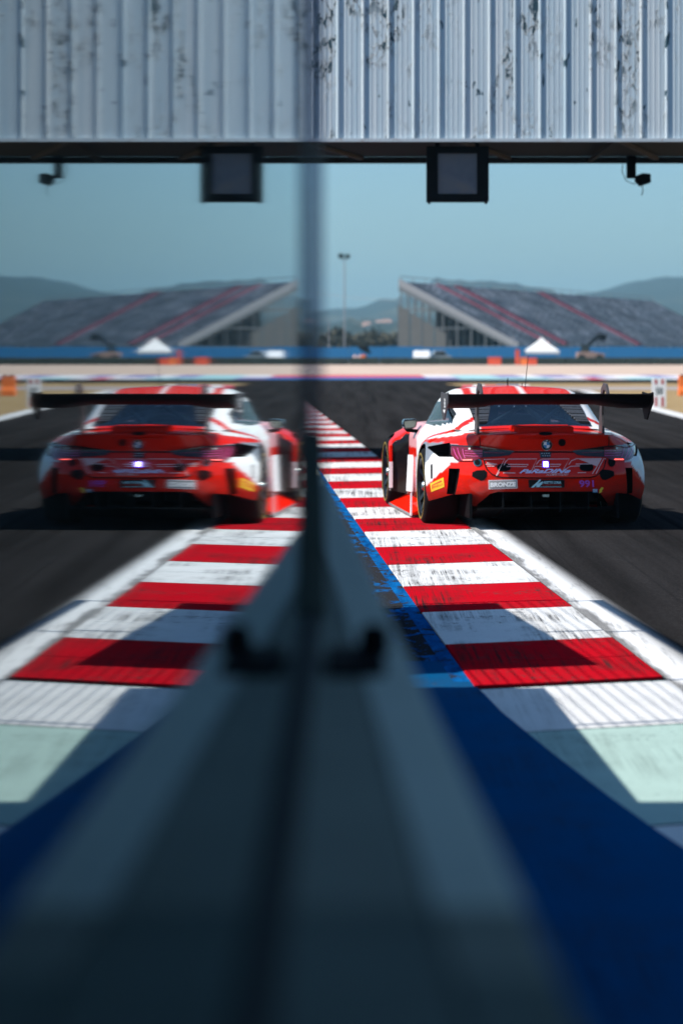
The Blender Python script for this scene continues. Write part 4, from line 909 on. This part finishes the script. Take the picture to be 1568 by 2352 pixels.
for r in (-.30,): MB().prism([(r - .18, .9, .8), (r + .18, .9, .8), (r + .15, .9, 1.02), (r + .09, .9, 1.10), (r - .09, .9, 1.10), (r - .15, .9, 1.02)], (0, .10, 0)).build('seat', M['interior'], car, bevel=.02)
MB().box(-.5, .5, 1.75, 1.85, .80, .95).build('dashboard', M['interior'], car, bevel=.02)
for x, y, u in ((1145, 933, .31), (1180, 933.5, .31), (1207, 933, .31), (1325, 934, .31), (1085, 950, .1), (1090, 966, -.1)): decal('window_stud', oval(x, y, 1.6, 1.6, 8), M['nut'], .006, None, 0, 0)
# rear wing
wg = MB(); sec = [(-1.19, 1.195), (-1.185, 1.203), (-1.06, 1.172), (-.94, 1.145), (-.84, 1.135), (-.77, 1.135), (-.748, 1.122), (-.76, 1.105), (-.84, 1.090), (-.94, 1.093), (-1.06, 1.120), (-1.15, 1.160)]
XW = np.linspace(-.89, .90, 17); vs = []; fs = []; ns = len(sec)
for x in XW:
    k = min(1, max(0, (abs(x) - .42) / .25)); k = k * k * (3 - 2 * k)
    for u, z in sec: vs.append((x, u, z - .022 * k * (1 if z < 1.165 else .1) + .010 * (1 - k) * (1 if z < 1.15 else 0)))
for i in range(len(XW) - 1):
    for j in range(ns): fs.append((i * ns + j, i * ns + (j + 1) % ns, (i + 1) * ns + (j + 1) % ns, (i + 1) * ns + j))
fs += [tuple(range(ns)), tuple(range((len(XW) - 1) * ns, len(XW) * ns))[::-1]]
wing = wg.add(vs, fs).build('rear_wing', M['carbon'], car, smooth=40)
for x0 in (-.902, .900):
    ep = MB().prism([(x0, u, z) for u, z in ((-1.20, 1.215), (-.98, 1.20), (-.74, 1.212), (-.70, 1.15), (-.72, 1.08), (-.84, .972), (-.95, .968), (-1.02, 1.02), (-1.20, 1.12))], (.012, 0, 0)).build('endplate', M['pyl'] if x0 < 0 else M['carbon'], wing, bevel=.003)
for x0 in (-.575, .548):
    MB().prism([(x0, u, z) for u, z in ((-.72, .83), (-.52, .84), (-.56, 1.0), (-.60, 1.15), (-.64, 1.24), (-.74, 1.288), (-.86, 1.28), (-.94, 1.21), (-.96, 1.15), (-.90, 1.15), (-.86, 1.215), (-.77, 1.232), (-.71, 1.20), (-.685, 1.14), (-.67, 1.0))], (.022, 0, 0)).build('wing_pylon', M['pyl'], car, bevel=.003)
v, f_ = text_mesh('385', off=.02)
MB().add([(-.9035, -1.06 + .10 * (1 - y), 1.075 + .085 * x) for x, y in v], f_).build('endplate_mark', M['white'], wing, recalc=False)
MB().tube([(-.9032, -1.055 + .1 * t_, 1.058 - .022 * math.sin(t_ * math.pi)) for t_ in np.linspace(0, 1, 9)], .006, 5).build('endplate_arc', M['white'], wing)
# mirrors, aerials, skirts, fender boards, floor, diffuser
for s in (-1, 1):
    m_ = MB().prism([(s * r, 1.86, z) for r, z in ((.942, .885), (.93, .90), (.826, .905), (.80, .888), (.818, .825), (.85, .808), (.927, .806), (.948, .84))], (0, .16, 0)).build('door_mirror', M['gloss'], car, bevel=.012)
    MB().prism([(s * r, 1.855, z) for r, z in ((.935, .88), (.83, .892), (.815, .882), (.832, .828), (.925, .818))], (0, .004, 0)).build('mirror_glass', M['mirror'], m_)
    MB().prism([(s * r, 1.90, z) for r, z in ((.93, .808), (.84, .806), (.70, .79), (.70, .755), (.90, .776))], (0, .06, 0)).build('mirror_arm', M['black'], m_, bevel=.006)
    sk = MB().prism([(s * .78, .74, .15), (s * 1.0, .74, .045), (s * 1.0, .74, .028), (s * .78, .74, .05)], (0, 1.86, 0)).build('side_skirt', M['red'], car)
    MB().prism([(s * .995, .66, .03), (s * .995, .66, .25), (s * .995, .70, .24), (s * .995, .74, .03)], (s * .012, 0, 0)).build('skirt_fin', M['white'], sk)
    MB().prism([(s * 1.001, .74, .026), (s * 1.001, 2.60, .026), (s * 1.001, 2.60, .046), (s * 1.001, .74, .046)], (s * .008, 0, 0)).build('skirt_edge', M['steel'], sk)
    MB().prism([(s * r, u, .18) for r, u in ((.825, 2.02), (.835, 2.12), (.862, 2.22), (.875, 2.22), (.852, 2.10), (.845, 2.02))], (s * -.02, .02, .36)).build('sill_board', M['white'], car, bevel=.004)
    MB().prism([(s * .985, 2.47, z) for z in (.20, .63)] + [(s * 1.012, 2.47, z) for z in (.62, .20)], (0, .04, 0)).build('fender_lip', M['red'], car, bevel=.004)
    MB().prism([(s * .983, 2.462, z) for z in (.20, .46)] + [(s * 1.014, 2.462, z) for z in (.46, .20)], (0, .052, 0)).build('lip_sticker', M['white'], car)
    MB().box(s * .655 - .012, s * .655 + .012, -.88, -.15, .10, .315).build('diffuser_fence', M['black'], car)
for r0 in (-.38, -.13, .13, .38): MB().prism([(r0, -.93, .16), (r0, -.30, .07), (r0, -.30, .30), (r0, -.93, .325)], (.012, 0, 0)).build('diffuser_strake', M['black'], car)
MB().prism([(-.60, -.94, .185), (-.60, -.2, .06), (-.60, 3.7, .05), (-.60, 3.7, .09), (-.60, -.2, .10), (-.60, -.94, .200)], (1.2, 0, 0)).build('floor', M['black'], car)
MB().box(-.028, .028, -.955, -.90, .290, .312).build('jack_pin', M['nut'], car)
for x, y0, y1, u, lean, w in ((1204, 893, 815, .9, .035, .004), (1165, 889, 868, 1.2, 0, .007), (1198, 893, 880, 1.0, 0, .005)):
    r, z = L(x, y0, u); r1, z1 = L(x, y1, u); ae = MB().tube([(r, u, z - .03), (r + lean, u, z1)], [w, w * .6], 6).build('aerial', M['black'], car)
    if lean == 0: MB().box(r - .03, r + .03, u - .06, u + .06, z - .03, z + .012).build('aerial_base', M['black'], ae)
# wheels
def tyre_prof(w, R): return [(-w / 2 + .02, .245), (-w / 2, .27), (-w / 2 - .006, .30), (-w / 2 + .010, R - .018), (-w / 2 + .03, R - .003), (0, R), (w / 2 - .03, R - .003), (w / 2 - .010, R - .018), (w / 2 + .006, .30), (w / 2, .27), (w / 2 - .02, .245)]
tyre_me = MB().lathe(tyre_prof(.31, .345), 'x', 56).mesh('tyre', M['rubber'], smooth=50)
rim_me = MB().lathe([(.14, .252), (.155, .248), (.14, .232), (.02, .222), (-.14, .225), (-.14, .25)], 'x', 48).mesh('rim', M['rim'], smooth=40)
spoke = MB()
for k in range(10):
    a0 = k * math.pi / 5; c, s_ = math.cos(a0), math.sin(a0); t2 = Vector((0, -s_, c))
    p = [Vector((x, rr * c, rr * s_)) + t2 * w for x, rr, w in ((.10, .05, -.018), (.10, .05, .018), (.145, .236, .022), (.145, .236, -.022))]
    spoke.prism(p, (-.03, 0, 0))
spoke_me = spoke.mesh('spokes', M['rim']); nut_me = MB().lathe([(.06, .0), (.06, .055), (.135, .045), (.15, .03), (.15, 0)], 'x', 20).mesh('hub_nut', M['nut'], smooth=40)
disc_me = MB().lathe([(.0, .0), (.0, .19), (.03, .19), (.03, 0)], 'x', 32).mesh('brake_disc', M['steel'], smooth=40)
ring_me = MB().lathe([(.160, .285), (.162, .286), (.162, .300), (.160, .301)], 'x', 40).mesh('tyre_band', plain('faded_yellow_print', (.28, .19, .03), .7), smooth=40)
for s in (-1, 1):
    for u, rr in ((0.0, .835), (2.917, .850)):
        w = thing('wheel', None, None); w.parent = car; w.location = (s * rr, u, .345); w.rotation_euler = (0, 0, math.pi if s < 0 else 0)
        for nm, me_ in (('tyre', tyre_me), ('rim', rim_me), ('spokes', spoke_me), ('hub_nut', nut_me), ('brake_disc', disc_me), ('tyre_band', ring_me)): link(nm, me_, w)

# ------------------------------------------------------------------ haze
hz = MB().box(-3500, 4500, -250, 5500, -1.5, 135).build('haze', None); tag(hz, 'thin bluish summer haze over the whole circuit', kind='stuff')
hm = bpy.data.materials.new('haze'); hm.use_nodes = True; hn = hm.node_tree.nodes; hn.clear()
pv = hn.new('ShaderNodeVolumePrincipled'); pv.inputs['Density'].default_value = 0.00021; pv.inputs['Color'].default_value = (.46, .82, 1.0, 1); pv.inputs['Anisotropy'].default_value = .2
ho = hn.new('ShaderNodeOutputMaterial'); hm.node_tree.links.new(pv.outputs[0], ho.inputs['Volume']); hz.data.materials.append(hm)
